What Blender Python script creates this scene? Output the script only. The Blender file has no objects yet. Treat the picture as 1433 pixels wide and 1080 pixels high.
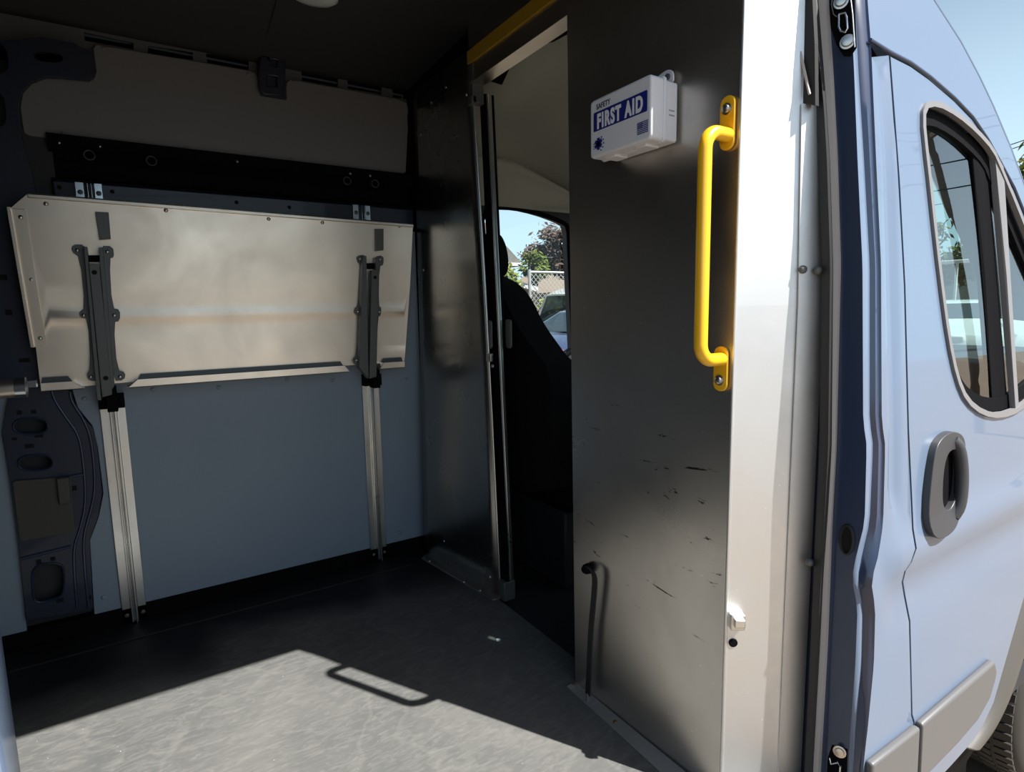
import bpy, bmesh, math, random
from mathutils import Vector, Matrix
from mathutils.geometry import delaunay_2d_cdt
random.seed(7)
S = bpy.context.scene
COL = S.collection
R = math.radians

# ------------------------------------------------------------------ camera, world, sun, exposure
YAW, PIT, ROL, FPX = 0.568006567, 0.129040332, 0.0191106489, 817.2347
CAM = Vector((0, 0, 1.1))
_f = Vector((math.sin(YAW)*math.cos(PIT), math.cos(YAW)*math.cos(PIT), -math.sin(PIT)))
_r = Vector((math.cos(YAW), -math.sin(YAW), 0)); _d = _f.cross(_r)
_rr = _r*math.cos(ROL) + _d*math.sin(ROL)
_dd = -_r*math.sin(ROL) + _d*math.cos(ROL)
cam_data = bpy.data.cameras.new('camera'); cam = bpy.data.objects.new('camera', cam_data); COL.objects.link(cam)
M = Matrix((( _rr.x, -_dd.x, -_f.x, CAM.x), (_rr.y, -_dd.y, -_f.y, CAM.y), (_rr.z, -_dd.z, -_f.z, CAM.z), (0, 0, 0, 1)))
cam.matrix_world = M
cam_data.sensor_fit = 'HORIZONTAL'; cam_data.sensor_width = 36.0; cam_data.lens = FPX/1433*36.0
cam_data.clip_start = 0.02; cam_data.clip_end = 500
S.camera = cam
S.view_settings.view_transform = 'Standard'; S.view_settings.look = 'None'
S.view_settings.gamma = 1; S.view_settings.exposure = 0.0; S.view_settings.use_curve_mapping = False

world = bpy.data.worlds.new('world'); S.world = world; world.use_nodes = True
wn = world.node_tree; bg = wn.nodes['Background']
sky = wn.nodes.new('ShaderNodeTexSky'); sky.sky_type = 'NISHITA'; sky.sun_disc = False
sky.sun_elevation = R(52.5); sky.air_density = 1.0; sky.dust_density = 2.2; sky.ozone_density = 1.5
SUNDIR = Vector((-0.492*math.cos(R(52.5)), 0.870*math.cos(R(52.5)), -math.sin(R(52.5)))).normalized()   # the way the light travels
sky.sun_rotation = math.atan2(-SUNDIR.x, -SUNDIR.y)
# a hazy sky: brighter and whiter towards the horizon
_tc = wn.nodes.new('ShaderNodeTexCoord'); _sx = wn.nodes.new('ShaderNodeSeparateXYZ'); wn.links.new(_tc.outputs['Generated'], _sx.inputs[0])
_mr = wn.nodes.new('ShaderNodeMapRange'); _mr.interpolation_type = 'SMOOTHSTEP'; _mr.inputs['From Min'].default_value = 0.0; _mr.inputs['From Max'].default_value = 0.62; _mr.inputs['To Min'].default_value = 1.0; _mr.inputs['To Max'].default_value = 0.0
wn.links.new(_sx.outputs['Z'], _mr.inputs['Value'])
_mx = wn.nodes.new('ShaderNodeMix'); _mx.data_type = 'RGBA'; wn.links.new(_mr.outputs[0], _mx.inputs[0]); wn.links.new(sky.outputs[0], _mx.inputs[6]); _mx.inputs[7].default_value = (6.6, 9.0, 10.6, 1)
wn.links.new(_mx.outputs[2], bg.inputs[0]); bg.inputs[1].default_value = 0.115
sd = bpy.data.lights.new('sun', 'SUN'); sd.energy = 12.5; sd.angle = R(0.53); sd.color = (1.0, 0.975, 0.925)
sun = bpy.data.objects.new('sun', sd); COL.objects.link(sun)
sun.rotation_euler = SUNDIR.to_track_quat('-Z', 'Y').to_euler(); sun.location = (5, -8, 12)

# ------------------------------------------------------------------ where a sight line meets a plane of the van
def ray(px, py): return _f + _rr*((px-716.5)/FPX) + _dd*((py-540)/FPX)
def aty(px, py, y): r = ray(px, py); return CAM + r*((y-CAM.y)/r.y)
def atx(px, py, x): r = ray(px, py); return CAM + r*((x-CAM.x)/r.x)
def atz(px, py, z): r = ray(px, py); return CAM + r*((z-CAM.z)/r.z)
def lerp(t, X, Y):
    if t <= X[0]: return Y[0]
    for i in range(1, len(X)):
        if t <= X[i]: return Y[i-1] + (Y[i]-Y[i-1])*(t-X[i-1])/(X[i]-X[i-1])
    return Y[-1]
SKZ = [-.6, -.3, 0, .2, .4, .6, .85, 1.13, 1.4, 1.6, 1.7, 1.9, 2.05, 2.15, 2.2]
SKY_ = [.60, .55, .53, .53, .538, .545, .56, .583, .607, .635, .652, .70, .76, .85, 1.0]
def ysk(z): return (lerp(z-.03, SKZ, SKY_)+lerp(z, SKZ, SKY_)+lerp(z+.03, SKZ, SKY_))/3
def skn(px, py):
    r = ray(px, py); t = .6/r.y
    for i in range(120):
        P = CAM+r*t; t += .5*(ysk(P.z)-P.y)/r.y
    return (P.x, P.z)

# ------------------------------------------------------------------ materials
def mat(name, col=(.8, .8, .8), rough=.5, metal=0.0, coat=0.0, spec=.5, emit=None):
    m = bpy.data.materials.new(name); m.use_nodes = True
    b = m.node_tree.nodes['Principled BSDF']
    b.inputs['Base Color'].default_value = (*col, 1); b.inputs['Roughness'].default_value = rough
    b.inputs['Metallic'].default_value = metal; b.inputs['Coat Weight'].default_value = coat
    b.inputs['Coat Roughness'].default_value = .03; b.inputs['Specular IOR Level'].default_value = spec
    return m
def nd(m, t, **kw):
    n = m.node_tree.nodes.new(t)
    for k, v in kw.items(): setattr(n, k, v)
    return n
def ln(m, a, b): m.node_tree.links.new(a, b)
def coords(m, scale=(1, 1, 1)):
    tc = nd(m, 'ShaderNodeTexCoord'); mp = nd(m, 'ShaderNodeMapping'); mp.inputs['Scale'].default_value = scale
    ln(m, tc.outputs['Object'], mp.inputs['Vector']); return mp.outputs['Vector']
def noise(m, vec, sc, det=4, rough=.6, dist=0):
    n = nd(m, 'ShaderNodeTexNoise'); n.inputs['Scale'].default_value = sc; n.inputs['Detail'].default_value = det
    n.inputs['Roughness'].default_value = rough; n.inputs['Distortion'].default_value = dist
    ln(m, vec, n.inputs['Vector']); return n.outputs['Fac']
def ramp(m, fac, stops):
    r = nd(m, 'ShaderNodeValToRGB'); e = r.color_ramp.elements
    while len(e) < len(stops): e.new(.5)
    for i, (p, c) in enumerate(stops):
        e[i].position = p; e[i].color = (c, c, c, 1) if isinstance(c, (int, float)) else (*c, 1)
    ln(m, fac, r.inputs['Fac']); return r.outputs['Color']
def P(m): return m.node_tree.nodes['Principled BSDF']
def bump(m, fac, strength=.1, dist=.001):
    b = nd(m, 'ShaderNodeBump'); b.inputs['Strength'].default_value = strength; b.inputs['Distance'].default_value = dist
    ln(m, fac, b.inputs['Height']); ln(m, b.outputs[0], P(m).inputs['Normal'])
def mixc(m, fac, a, b):
    x = nd(m, 'ShaderNodeMix', data_type='RGBA')
    ln(m, fac, x.inputs[0])
    for s, v in ((6, a), (7, b)):
        if isinstance(v, tuple): x.inputs[s].default_value = (*v, 1)
        else: ln(m, v, x.inputs[s])
    return x.outputs[2]

def metal(name, col, r0, r1, grain=(1, 1, 60), smudge=2.5, bmp=.04, scr=False):
    m = mat(name, col, r0, 1.0)
    v = coords(m, grain); g = noise(m, v, 12, 5, .7)
    v2 = coords(m); s = noise(m, v2, smudge, 6, .65, .4)
    rr = nd(m, 'ShaderNodeMapRange'); rr.inputs['To Min'].default_value = r0; rr.inputs['To Max'].default_value = r1
    rr.inputs['From Min'].default_value = .3; rr.inputs['From Max'].default_value = .7
    ln(m, s, rr.inputs['Value']); ln(m, rr.outputs[0], P(m).inputs['Roughness'])
    c = mixc(m, ramp(m, s, [(.35, 0), (.7, 1)]), col, tuple(k*.86 for k in col))
    if scr:
        sp = noise(m, v2, 90, 3, .6); spk = ramp(m, sp, [(.70, 0), (.76, 1)])
        c = mixc(m, spk, c, (.95, .95, .95))
        k = noise(m, coords(m, (1, 3, 14)), 2.6, 5, .7, 1.0)
        mk = ramp(m, k, [(.635, 0), (.67, 1)])
        if scr == 2:   # scuffs where loads rub the lower half of the sheet
            sz = nd(m, 'ShaderNodeSeparateXYZ'); ln(m, v2, sz.inputs[0])
            lo_ = ramp(m, sz.outputs['Z'], [(.30, 0), (.42, 1), (.80, 1), (.92, .12)])
            mm = nd(m, 'ShaderNodeMath', operation='MULTIPLY'); ln(m, mk, mm.inputs[0]); ln(m, lo_, mm.inputs[1])
            c = mixc(m, mm.outputs[0], c, (.07, .065, .06))
    ln(m, c, P(m).inputs['Base Color'])
    bump(m, g, bmp, .0006)
    return m
# grain vectors stretch the noise along the rolling direction of each sheet
M_PANEL = metal('aluminium_sheet', (.72, .68, .63), .26, .42, (60, 60, .6), 2.2, .05, 2)
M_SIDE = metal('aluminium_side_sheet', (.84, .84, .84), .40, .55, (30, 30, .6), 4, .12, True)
M_PANEL2 = metal('dark_aluminium_sheet', (.42, .41, .39), .24, .33, (70, 70, .5), 1.2, .02)
M_TABLE = metal('satin_aluminium', (.88, .79, .68), .33, .46, (1, 30, 30), 3.0, .06)
M_TRACK = metal('extruded_aluminium', (.85, .85, .82), .25, .4, (30, 30, 1), 5, .05)
M_ZINC = mat('zinc_plate', (.75, .8, .84), .25, 1)
M_STEEL = mat('dark_painted_steel', (.115, .12, .12), .45, .35)
M_BOLT = mat('bolt_steel', (.6, .58, .55), .3, 1)
M_NAVY = mat('navy_primer', (.013, .020, .042), .45, 0, .2)
M_NAVYG = mat('navy_gloss_paint', (.026, .040, .082), .28, 0, .6)
M_BLACK = mat('black_plastic', (.005, .005, .006), .7, spec=.04)
M_VOID = mat('hollow_black', (.002, .002, .003), .9)
M_RUB = mat('black_rubber', (.012, .012, .013), .6)
M_TAN = mat('seal_lip', (.42, .39, .37), .5)
M_PAINT = mat('light_blue_paint', (.125, .17, .25), .34, 0, .7)
M_RIDGE = M_PAINT
M_HANDLE = mat('handle_grey_plastic', (.035, .036, .040), .42)
M_TRIM = mat('grey_trim_plastic', (.10, .098, .10), .38)
M_YEL = mat('yellow_enamel', (.86, .47, .012), .28, 0, .5)
M_YTAPE = mat('yellow_strip', (.42, .27, .02), .6)
M_WHITE = mat('white_plastic', (.74, .75, .80), .38)
M_BLUEINK = mat('navy_ink', (.012, .02, .20), .45)
M_INKW = mat('white_ink', (.78, .79, .84), .5)
M_INKG = mat('grey_ink', (.30, .32, .38), .5)
M_INKD = mat('dark_ink', (.03, .035, .08), .5)
M_SEAT = mat('black_seat_fabric', (.004, .004, .005), .85, spec=.2)
M_HEAD = mat('cream_headliner', (.50, .50, .43), .8)
M_CAB = mat('dark_cab_plastic', (.018, .020, .024), .6)
M_LINER = mat('grey_wall_liner', (.30, .335, .38), .5)
v = coords(M_LINER); ln(M_LINER, mixc(M_LINER, ramp(M_LINER, noise(M_LINER, v, 1.6, 3), [(.3, 0), (.7, 1)]), (.25, .305, .37), (.225, .28, .345)), P(M_LINER).inputs['Base Color'])
M_LINERU = mat('grey_upper_liner', (.155, .162, .172), .6)
M_CEIL = mat('dark_ceiling_liner', (.055, .057, .060), .85, spec=.1)
# cargo floor: black rubber, scuffed pale in the loading zone by the door; far shade painted in darker
M_FLOOR = mat('scuffed_floor', (.1, .1, .1), .5)
m = M_FLOOR; v = coords(m)
big = noise(m, v, 2.0, 6, .65, .6); fine = noise(m, coords(m, (1, 3, 1)), 16, 6, .7, 1.2)
sc = nd(m, 'ShaderNodeTexWave'); sc.inputs['Scale'].default_value = 1.1; sc.inputs['Distortion'].default_value = 14; sc.inputs['Detail'].default_value = 5; sc.inputs['Detail Scale'].default_value = 2.2
ln(m, v, sc.inputs['Vector'])
c1 = mixc(m, ramp(m, big, [(.32, 0), (.68, 1)]), (.082, .084, .085), (.120, .120, .114))
c2 = mixc(m, ramp(m, fine, [(.45, 0), (.8, .8)]), c1, (.185, .18, .168))
c3 = mixc(m, ramp(m, sc.outputs['Fac'], [(.93, 0), (1.0, .16)]), c2, (.20, .20, .18))
spk = noise(m, v, 130, 2, .5); c3 = mixc(m, ramp(m, spk, [(.765, 0), (.79, 1)]), c3, (.5, .48, .42))
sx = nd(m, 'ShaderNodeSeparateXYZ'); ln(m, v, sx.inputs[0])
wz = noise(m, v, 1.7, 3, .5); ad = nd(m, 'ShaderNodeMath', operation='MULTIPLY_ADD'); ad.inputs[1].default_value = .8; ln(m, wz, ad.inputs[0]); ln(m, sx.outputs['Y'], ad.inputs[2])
wear_shade = ramp(m, ad.outputs[0], [(0, 1), (1, 0)])
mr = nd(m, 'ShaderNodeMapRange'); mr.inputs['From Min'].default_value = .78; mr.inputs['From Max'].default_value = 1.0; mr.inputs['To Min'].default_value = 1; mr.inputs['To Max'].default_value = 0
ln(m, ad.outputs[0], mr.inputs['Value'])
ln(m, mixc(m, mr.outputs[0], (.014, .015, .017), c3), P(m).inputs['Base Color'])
P(m).inputs['Specular IOR Level'].default_value = .12
bump(m, fine, .15, .001)
# outdoors
def flatnoise(name, a, b, sc, rough=.9):
    m = mat(name, a, rough, spec=.2); ln(m, mixc(m, ramp(m, noise(m, coords(m), sc, 6), [(.35, 0), (.65, 1)]), a, b), P(m).inputs['Base Color']); return m
M_GROUND = flatnoise('pale_gravel_asphalt', (.20, .155, .112), (.155, .125, .095), 1.3)
M_LEAF = flatnoise('green_leaf', (.055, .09, .02), (.12, .14, .03), 3)
M_LEAFY = flatnoise('yellow_green_leaf', (.20, .20, .04), (.12, .15, .03), 3)
M_LEAFP = flatnoise('purple_brown_leaf', (.075, .045, .045), (.12, .09, .06), 3)
M_BARK = mat('bark', (.07, .055, .04), .9)
M_ROOF = flatnoise('grey_shingle', (.14, .13, .12), (.11, .105, .10), 8)
M_WALL = mat('grey_siding', (.20, .21, .20), .8)
M_WTRIM = mat('white_trim', (.6, .6, .6), .6)
M_BRICK = mat('tan_brick', (.30, .17, .10), .85)
M_GALV = mat('galvanised_wire', (.4, .4, .4), .5, .6)
M_CARW = mat('white_car_paint', (.62, .64, .64), .25, 0, .8)
M_CARB = mat('blue_car_paint', (.05, .07, .13), .25, 0, .8)
M_CARGL = mat('car_window_glass', (.03, .045, .05), .08, 0, 0, .8)
M_CHROME = mat('chrome_strip', (.8, .8, .82), .15, 1)
M_TYRE = mat('tyre_rubber', (.035, .031, .027), .75)
M_LINERTAN = mat('wheel_arch_plastic', (.072, .067, .060), .55)
M_LAMPGL = mat('lamp_lens', (.55, .56, .56), .15)
M_WOOD = mat('weathered_pole_wood', (.12, .09, .06), .85)
M_RED = mat('red_paint', (.55, .02, .02), .5)
def glass(name, tint, ior=1.6):
    m = bpy.data.materials.new(name); m.use_nodes = True; t = m.node_tree; t.nodes.clear()
    o = t.nodes.new('ShaderNodeOutputMaterial'); mx = t.nodes.new('ShaderNodeMixShader'); tr = t.nodes.new('ShaderNodeBsdfTransparent'); gl = t.nodes.new('ShaderNodeBsdfGlossy')
    fr = t.nodes.new('ShaderNodeLayerWeight'); fr.inputs[0].default_value = .5; pw_ = t.nodes.new('ShaderNodeMath'); pw_.operation = 'POWER'; pw_.inputs[1].default_value = 5
    ma = t.nodes.new('ShaderNodeMath'); ma.operation = 'MULTIPLY_ADD'; r0 = ((ior-1)/(ior+1))**2; ma.inputs[1].default_value = 1-r0; ma.inputs[2].default_value = r0
    t.links.new(fr.outputs['Facing'], pw_.inputs[0]); t.links.new(pw_.outputs[0], ma.inputs[0]); fr = ma; tr.inputs[0].default_value = (*tint, 1); gl.inputs['Roughness'].default_value = 0.0
    t.links.new(fr.outputs[0], mx.inputs[0]); t.links.new(tr.outputs[0], mx.inputs[1]); t.links.new(gl.outputs[0], mx.inputs[2]); t.links.new(mx.outputs[0], o.inputs[0]); return m
M_GLASS = glass('tinted_window_glass', (.62, .80, .76), 3.2)
M_GLASSC = glass('clear_window_glass', (.9, .96, .94), 1.45)

# ------------------------------------------------------------------ building helpers
def link(name, me, m, parent=None, smooth=None):
    o = bpy.data.objects.new(name, me); COL.objects.link(o)
    for k in (m if isinstance(m, (list, tuple)) else [m]): me.materials.append(k)
    if parent is not None: o.parent = parent
    if smooth is not None:
        for p in me.polygons: p.use_smooth = True
        me.set_sharp_from_angle(angle=R(smooth))
    return o
def tag(o, label=None, cat=None, group=None, kind=None):
    if label: o['label'] = label
    if cat: o['category'] = cat
    if group: o['group'] = group
    if kind: o['kind'] = kind
    return o
def empty(name, loc, label, cat, group=None, rz=0):
    o = bpy.data.objects.new(name, None); COL.objects.link(o); o.location = loc; o.rotation_euler.z = rz; o.empty_display_size = .1
    bpy.context.view_layer.update()
    return tag(o, label, cat, group)
class MB:
    def __init__(s): s.v = []; s.f = []
    def add(s, vs, fs):
        n = len(s.v); s.v += [Vector(q) for q in vs]; s.f += [[i+n for i in f] for f in fs]; return s
    def box(s, c, d, rot=None):
        c = Vector(c); h = Vector(d)/2; vs = []
        for z in (-1, 1):
            for x, y in ((-1, -1), (1, -1), (1, 1), (-1, 1)):
                p = Vector((x*h.x, y*h.y, z*h.z)); p = rot @ p if rot else p; vs.append(c+p)
        return s.add(vs, [(3, 2, 1, 0), (4, 5, 6, 7), (0, 1, 5, 4), (1, 2, 6, 5), (2, 3, 7, 6), (3, 0, 4, 7)])
    def bb(s, a, b): a = Vector(a); b = Vector(b); return s.box((a+b)/2, [abs(b[i]-a[i]) for i in range(3)])
    def prism(s, pts, off):
        off = Vector(off); n = len(pts); pts = [Vector(p) for p in pts]
        return s.add(pts+[p+off for p in pts], [list(range(n))[::-1], list(range(n, 2*n))]+[(i, (i+1) % n, (i+1) % n+n, i+n) for i in range(n)])
    def tube(s, pts, r, seg=12, cap=True):
        pts = [Vector(p) for p in pts]; n = len(pts); rs = r if isinstance(r, (list, tuple)) else [r]*n
        t0 = (pts[1]-pts[0]).normalized(); up = Vector((0, 0, 1)) if abs(t0.z) < .9 else Vector((1, 0, 0))
        u = t0.cross(up).normalized(); base = len(s.v); vs = []
        for i, p in enumerate(pts):
            t = ((pts[min(i+1, n-1)]-pts[max(i-1, 0)])).normalized()
            u = (u - t*u.dot(t)).normalized(); w = t.cross(u)
            for k in range(seg):
                a = 2*math.pi*k/seg; vs.append(p+(u*math.cos(a)+w*math.sin(a))*rs[i])
        fs = [(i*seg+k, i*seg+(k+1) % seg, (i+1)*seg+(k+1) % seg, (i+1)*seg+k) for i in range(n-1) for k in range(seg)]
        if cap: fs += [list(range(seg))[::-1], [(n-1)*seg+k for k in range(seg)]]
        return s.add(vs, fs)
    def lathe(s, c, ax, prof, seg=20):
        c = Vector(c); ax = Vector(ax).normalized(); up = Vector((0, 0, 1)) if abs(ax.z) < .9 else Vector((1, 0, 0))
        u = ax.cross(up).normalized(); w = ax.cross(u); vs = []
        for h, r in prof:
            for k in range(seg):
                a = 2*math.pi*k/seg; vs.append(c+ax*h+(u*math.cos(a)+w*math.sin(a))*r)
        n = len(prof)
        fs = [(i*seg+k, i*seg+(k+1) % seg, (i+1)*seg+(k+1) % seg, (i+1)*seg+k) for i in range(n-1) for k in range(seg)]
        fs += [list(range(seg))[::-1], [(n-1)*seg+k for k in range(seg)]]
        return s.add(vs, fs)
    def grid(s, rows):
        n = len(rows[0]); vs = [p for r in rows for p in r]
        return s.add(vs, [(i*n+j, i*n+j+1, (i+1)*n+j+1, (i+1)*n+j) for i in range(len(rows)-1) for j in range(n-1)])
    def parts(s, name, m, parent=None, **kw):   # one object for every separate piece
        root = list(range(len(s.v)))
        def find(i):
            while root[i] != i: root[i] = root[root[i]]; i = root[i]
            return i
        for f in s.f:
            for k in f[1:]: root[find(k)] = find(f[0])
        gr_ = {}
        for f in s.f: gr_.setdefault(find(f[0]), []).append(f)
        out = []
        for fs in gr_.values():
            ids = sorted({i for f in fs for i in f}); mp = {j: n for n, j in enumerate(ids)}
            q = MB(); q.v = [s.v[i] for i in ids]; q.f = [[mp[i] for i in f] for f in fs]; out.append(q.build(name, m, parent, **kw))
        return out
    def build(s, name, m, parent=None, smooth=None, bevel=0, seg=2, solid=0, fix=True):
        me = bpy.data.meshes.new(name); me.from_pydata([tuple(v) for v in s.v], [], s.f); me.update()
        if fix and s.v:
            b = bmesh.new(); b.from_mesh(me); bmesh.ops.recalc_face_normals(b, faces=b.faces); b.to_mesh(me); b.free()
        # put the origin at the middle of the mesh
        if parent is None and s.v:
            lo = [min(v[i] for v in s.v) for i in range(3)]; hi = [max(v[i] for v in s.v) for i in range(3)]
            c = Vector(((lo[0]+hi[0])/2, (lo[1]+hi[1])/2, lo[2])); me.transform(Matrix.Translation(-c))
        else: c = None
        o = link(name, me, m, parent, smooth if smooth else (40 if bevel else None))
        if c: o.location = c
        if parent is not None:
            o.matrix_parent_inverse = Matrix.Identity(4)
            w = parent.matrix_world if not parent.parent else parent.matrix_world
            me.transform(pw(parent).inverted())
        if solid:
            q = o.modifiers.new('solid', 'SOLIDIFY'); q.thickness = solid; q.offset = 0
        if bevel:
            q = o.modifiers.new('bevel', 'BEVEL'); q.width = bevel; q.segments = seg; q.limit_method = 'ANGLE'; q.angle_limit = R(35)
        return o
def pw(o):   # world matrix from plain location/rotation chain
    mt = Matrix.LocRotScale(o.location, o.rotation_euler, o.scale)
    return pw(o.parent) @ mt if o.parent else mt
def inside(p, poly):
    c = False; n = len(poly); x, y = p
    for i in range(n):
        x1, y1 = poly[i]; x2, y2 = poly[i-1]
        if (y1 > y) != (y2 > y) and x < (x2-x1)*(y-y1)/(y2-y1)+x1: c = not c
    return c
def smoothpoly(pts, it=2, closed=True):
    for _ in range(it):
        q = []; n = len(pts)
        rng = range(n) if closed else range(n-1)
        if not closed: q.append(pts[0])
        for i in rng:
            a = pts[i]; b = pts[(i+1) % n]
            q.append(tuple(a[k]*.75+b[k]*.25 for k in range(len(a)))); q.append(tuple(a[k]*.25+b[k]*.75 for k in range(len(a))))
        if not closed: q.append(pts[-1])
        pts = q
    return pts
def rrect(x0, z0, x1, z1, r, n=5):
    o = []
    for cx, cz, a0 in ((x1-r, z1-r, 0), (x0+r, z1-r, 90), (x0+r, z0+r, 180), (x1-r, z0+r, 270)):
        for k in range(n+1):
            a = R(a0+90*k/n); o.append((cx+r*math.cos(a), cz+r*math.sin(a)))
    return o
def oval(cx, cz, rx, rz, n=20): return [(cx+rx*math.cos(2*math.pi*k/n), cz+rz*math.sin(2*math.pi*k/n)) for k in range(n)]
def plate(outer, holes, f, th, step=0):
    """a plate with holes, cut from a sheet: f(u, v, d) gives the point at depth d behind the face"""
    mb = MB(); vs = []; es = []
    for lp in [outer]+holes:
        n = len(vs); vs += [Vector(p) for p in lp]; es += [(n+i, n+(i+1) % len(lp)) for i in range(len(lp))]
    if step:
        xs = [p[0] for p in outer]; zs = [p[1] for p in outer]
        sx, sz = step if isinstance(step, tuple) else (step, step)
        u = min(xs)+sx/2
        while u < max(xs):
            w = min(zs)+sz/2
            while w < max(zs):
                if inside((u, w), outer) and not any(inside((u, w), h) for h in holes): vs.append(Vector((u, w)))
                w += sz
            u += sx
    V, E, F, *_ = delaunay_2d_cdt(vs, es, [], 0, 1e-6)
    keep = []
    for fc in F:
        c = (sum(V[i].x for i in fc)/len(fc), sum(V[i].y for i in fc)/len(fc))
        if inside(c, outer) and not any(inside(c, h) for h in holes): keep.append(list(fc))
    cnt = {}
    for fc in keep:
        for i in range(len(fc)):
            a, b = fc[i], fc[(i+1) % len(fc)]; cnt[(a, b)] = 1
    rim = [(a, b) for (a, b) in cnt if (b, a) not in cnt]
    n = len(V)
    pts = [f(q.x, q.y, 0) for q in V]+([f(q.x, q.y, th) for q in V] if th else [])
    fs = keep+([[i+n for i in reversed(fc)] for fc in keep]+[(b, a, a+n, b+n) for a, b in rim] if th else [])
    return mb.add(pts, fs)
def wall(Y, lean=0.0, z0=0): return lambda u, v, d: Vector((u, Y+d-lean*(v-z0), v))
def pix(pts, Y): return [(aty(a, b, Y).x, aty(a, b, Y).z) for a, b in pts]
def pixx(pts, X): return [(atx(a, b, X).y, atx(a, b, X).z) for a, b in pts]
def rivet(mb, p, n, r=.006, h=.003):
    mb.lathe(p, n, [(0, r), (h*.5, r*.9), (h, r*.5), (h*1.15, 0.0005)], 10)

# ================================================================== SETTING: the van's load space
def st(o): return tag(o, kind='structure')
FL = MB(); FL.bb((-2.3, .60, -.03), (1.085, 2.56, 0)); st(FL.build('floor', M_FLOOR))
FL = MB(); FL.bb((1.085, .56, -.06), (3.0, 2.56, -.018)); st(FL.build('floor', M_CAB)); bpy.data.objects[-1]
# near edge step
SP = MB(); SP.bb((-.14, .535, -.10), (1.16, .605, -.006)); o = st(SP.build('trim_1', M_BLACK, bevel=.006)); 
CE = MB(); CE.grid([[Vector((x, y, 2.06+.035*math.sin(math.pi*(y-.7)/1.8))) for y in [.62+.108*i for i in range(19)]] for x in (-2.3, -1.2, -.12, -.10, .5, 1.1)])
o = st(CE.build('ceiling', M_CEIL, smooth=30, solid=.02))
PB = MB(); PB.bb((1.078, .70, 1.99), (1.10, 2.60, 2.22)); PB.bb((1.084, 2.33, 0), (1.10, 2.60, 2.0)); PB.bb((-2.3, 2.545, 2.02), (1.5, 2.66, 2.2)); PB.bb((-2.3, 2.535, 1.72), (1.07, 2.54, 2.2)); st(PB.build('dark_filler', M_BLACK))  # black fillers added to stop light leaks and keep the beam slots dark
# a shallow seam in the headliner
a, b = atz(388, 2, 2.075), atz(366, 78, 2.06)
# rear and far shells
RW = MB(); RW.bb((-2.34, .55, -.05), (-2.28, 2.6, 2.2)); st(RW.build('wall_rear', M_CEIL))
FW = MB(); FW.bb((-2.3, 2.56, -.3), (1.42, 2.60, 2.2)); st(FW.build('wall_far', M_NAVY))
NW = MB(); NW.grid([[Vector((x, ysk(z)+.05, z)) for x in (-2.3, -.22)] for z in [-.05+.1*i for i in range(22)]]); st(NW.build('wall_near', M_CEIL, smooth=30, solid=.02))
# lintel above the sliding door
LT = MB(); LT.prism([(0, .66, 1.86), (0, .76, 1.855), (0, .80, 1.90), (0, .80, 2.09), (0, .70, 2.09), (0, .66, 1.95)], (0, 0, 0)) if False else None
LT = MB(); LT.prism([(-.24, .67, 1.87), (-.24, .735, 1.865), (-.24, .78, 1.92), (-.24, .80, 2.09), (-.24, .71, 2.09), (-.24, .66, 1.95)], (1.44, 0, 0)); st(LT.build('trim_2', M_NAVY))
# roof outside
RF = MB(); RF.grid([[Vector((x, y, z)) for (y, z) in ((.66, 1.87), (.70, 1.95), (.76, 2.06), (.85, 2.15), (1.0, 2.2), (1.6, 2.23), (2.2, 2.2), (2.5, 2.1), (2.62, 1.9), (2.66, 1.4), (2.66, .4), (2.62, -.3))] for x in (-2.36, -1, .2, 1.21)])
st(RF.build('roof', M_PAINT, smooth=50))

# the lower liner, its black ledge, the cover left of the post
LF = wall(2.45)
lower = [(-2.2, .06), (aty(37, 880, 2.45).x, .055)] + pix([(26, 766), (14, 675), (3, 610), (8, 575), (16, 545)], 2.45)
lower += [(lower[-1][0], 1.45), (-2.2, 1.45)]
o = plate(lower, [], LF, .012).build('wall_liner', M_LINER); tag(o, 'light grey lower wall liner left of the navy post with slotted holes', 'wall panel', None)
low2 = pix([(100, 540), (109, 570), (130, 596), (137, 625), (145, 690), (138, 724), (126, 756), (132, 857)], 2.45)
low2[-1] = (low2[-1][0], .055)
low2 += [(1.07, .055), (1.07, 1.45), (low2[0][0], 1.45)]
llo = plate(low2, [], LF, .012).build('wall_liner', M_LINER); tag(llo, 'wide light grey lower wall liner beneath the hanging aluminium table', 'wall panel')
rv = MB()
for px, py in ((118, 558), (214, 545), (306, 542), (466, 532), (145, 836), (560, 745), (402, 531), (569, 530)):
    p = aty(px, py, 2.449); rivet(rv, p, (0, -1, 0), .008, .003)
rv.parts('push_rivet', M_LINER, llo, smooth=50)
LD = MB(); LD.prism([(-2.3, 2.44, 0.0), (-2.3, 2.44, .058), (-2.3, 2.56, .075), (-2.3, 2.56, 0)], (3.38, 0, 0)); st(LD.build('baseboard_far', M_BLACK, bevel=.004))
ED = MB(); ED.bb((-2.3, 2.30, 0), (.93, 2.304, .004)); st(ED.build('trim_3', M_RUB))

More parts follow.
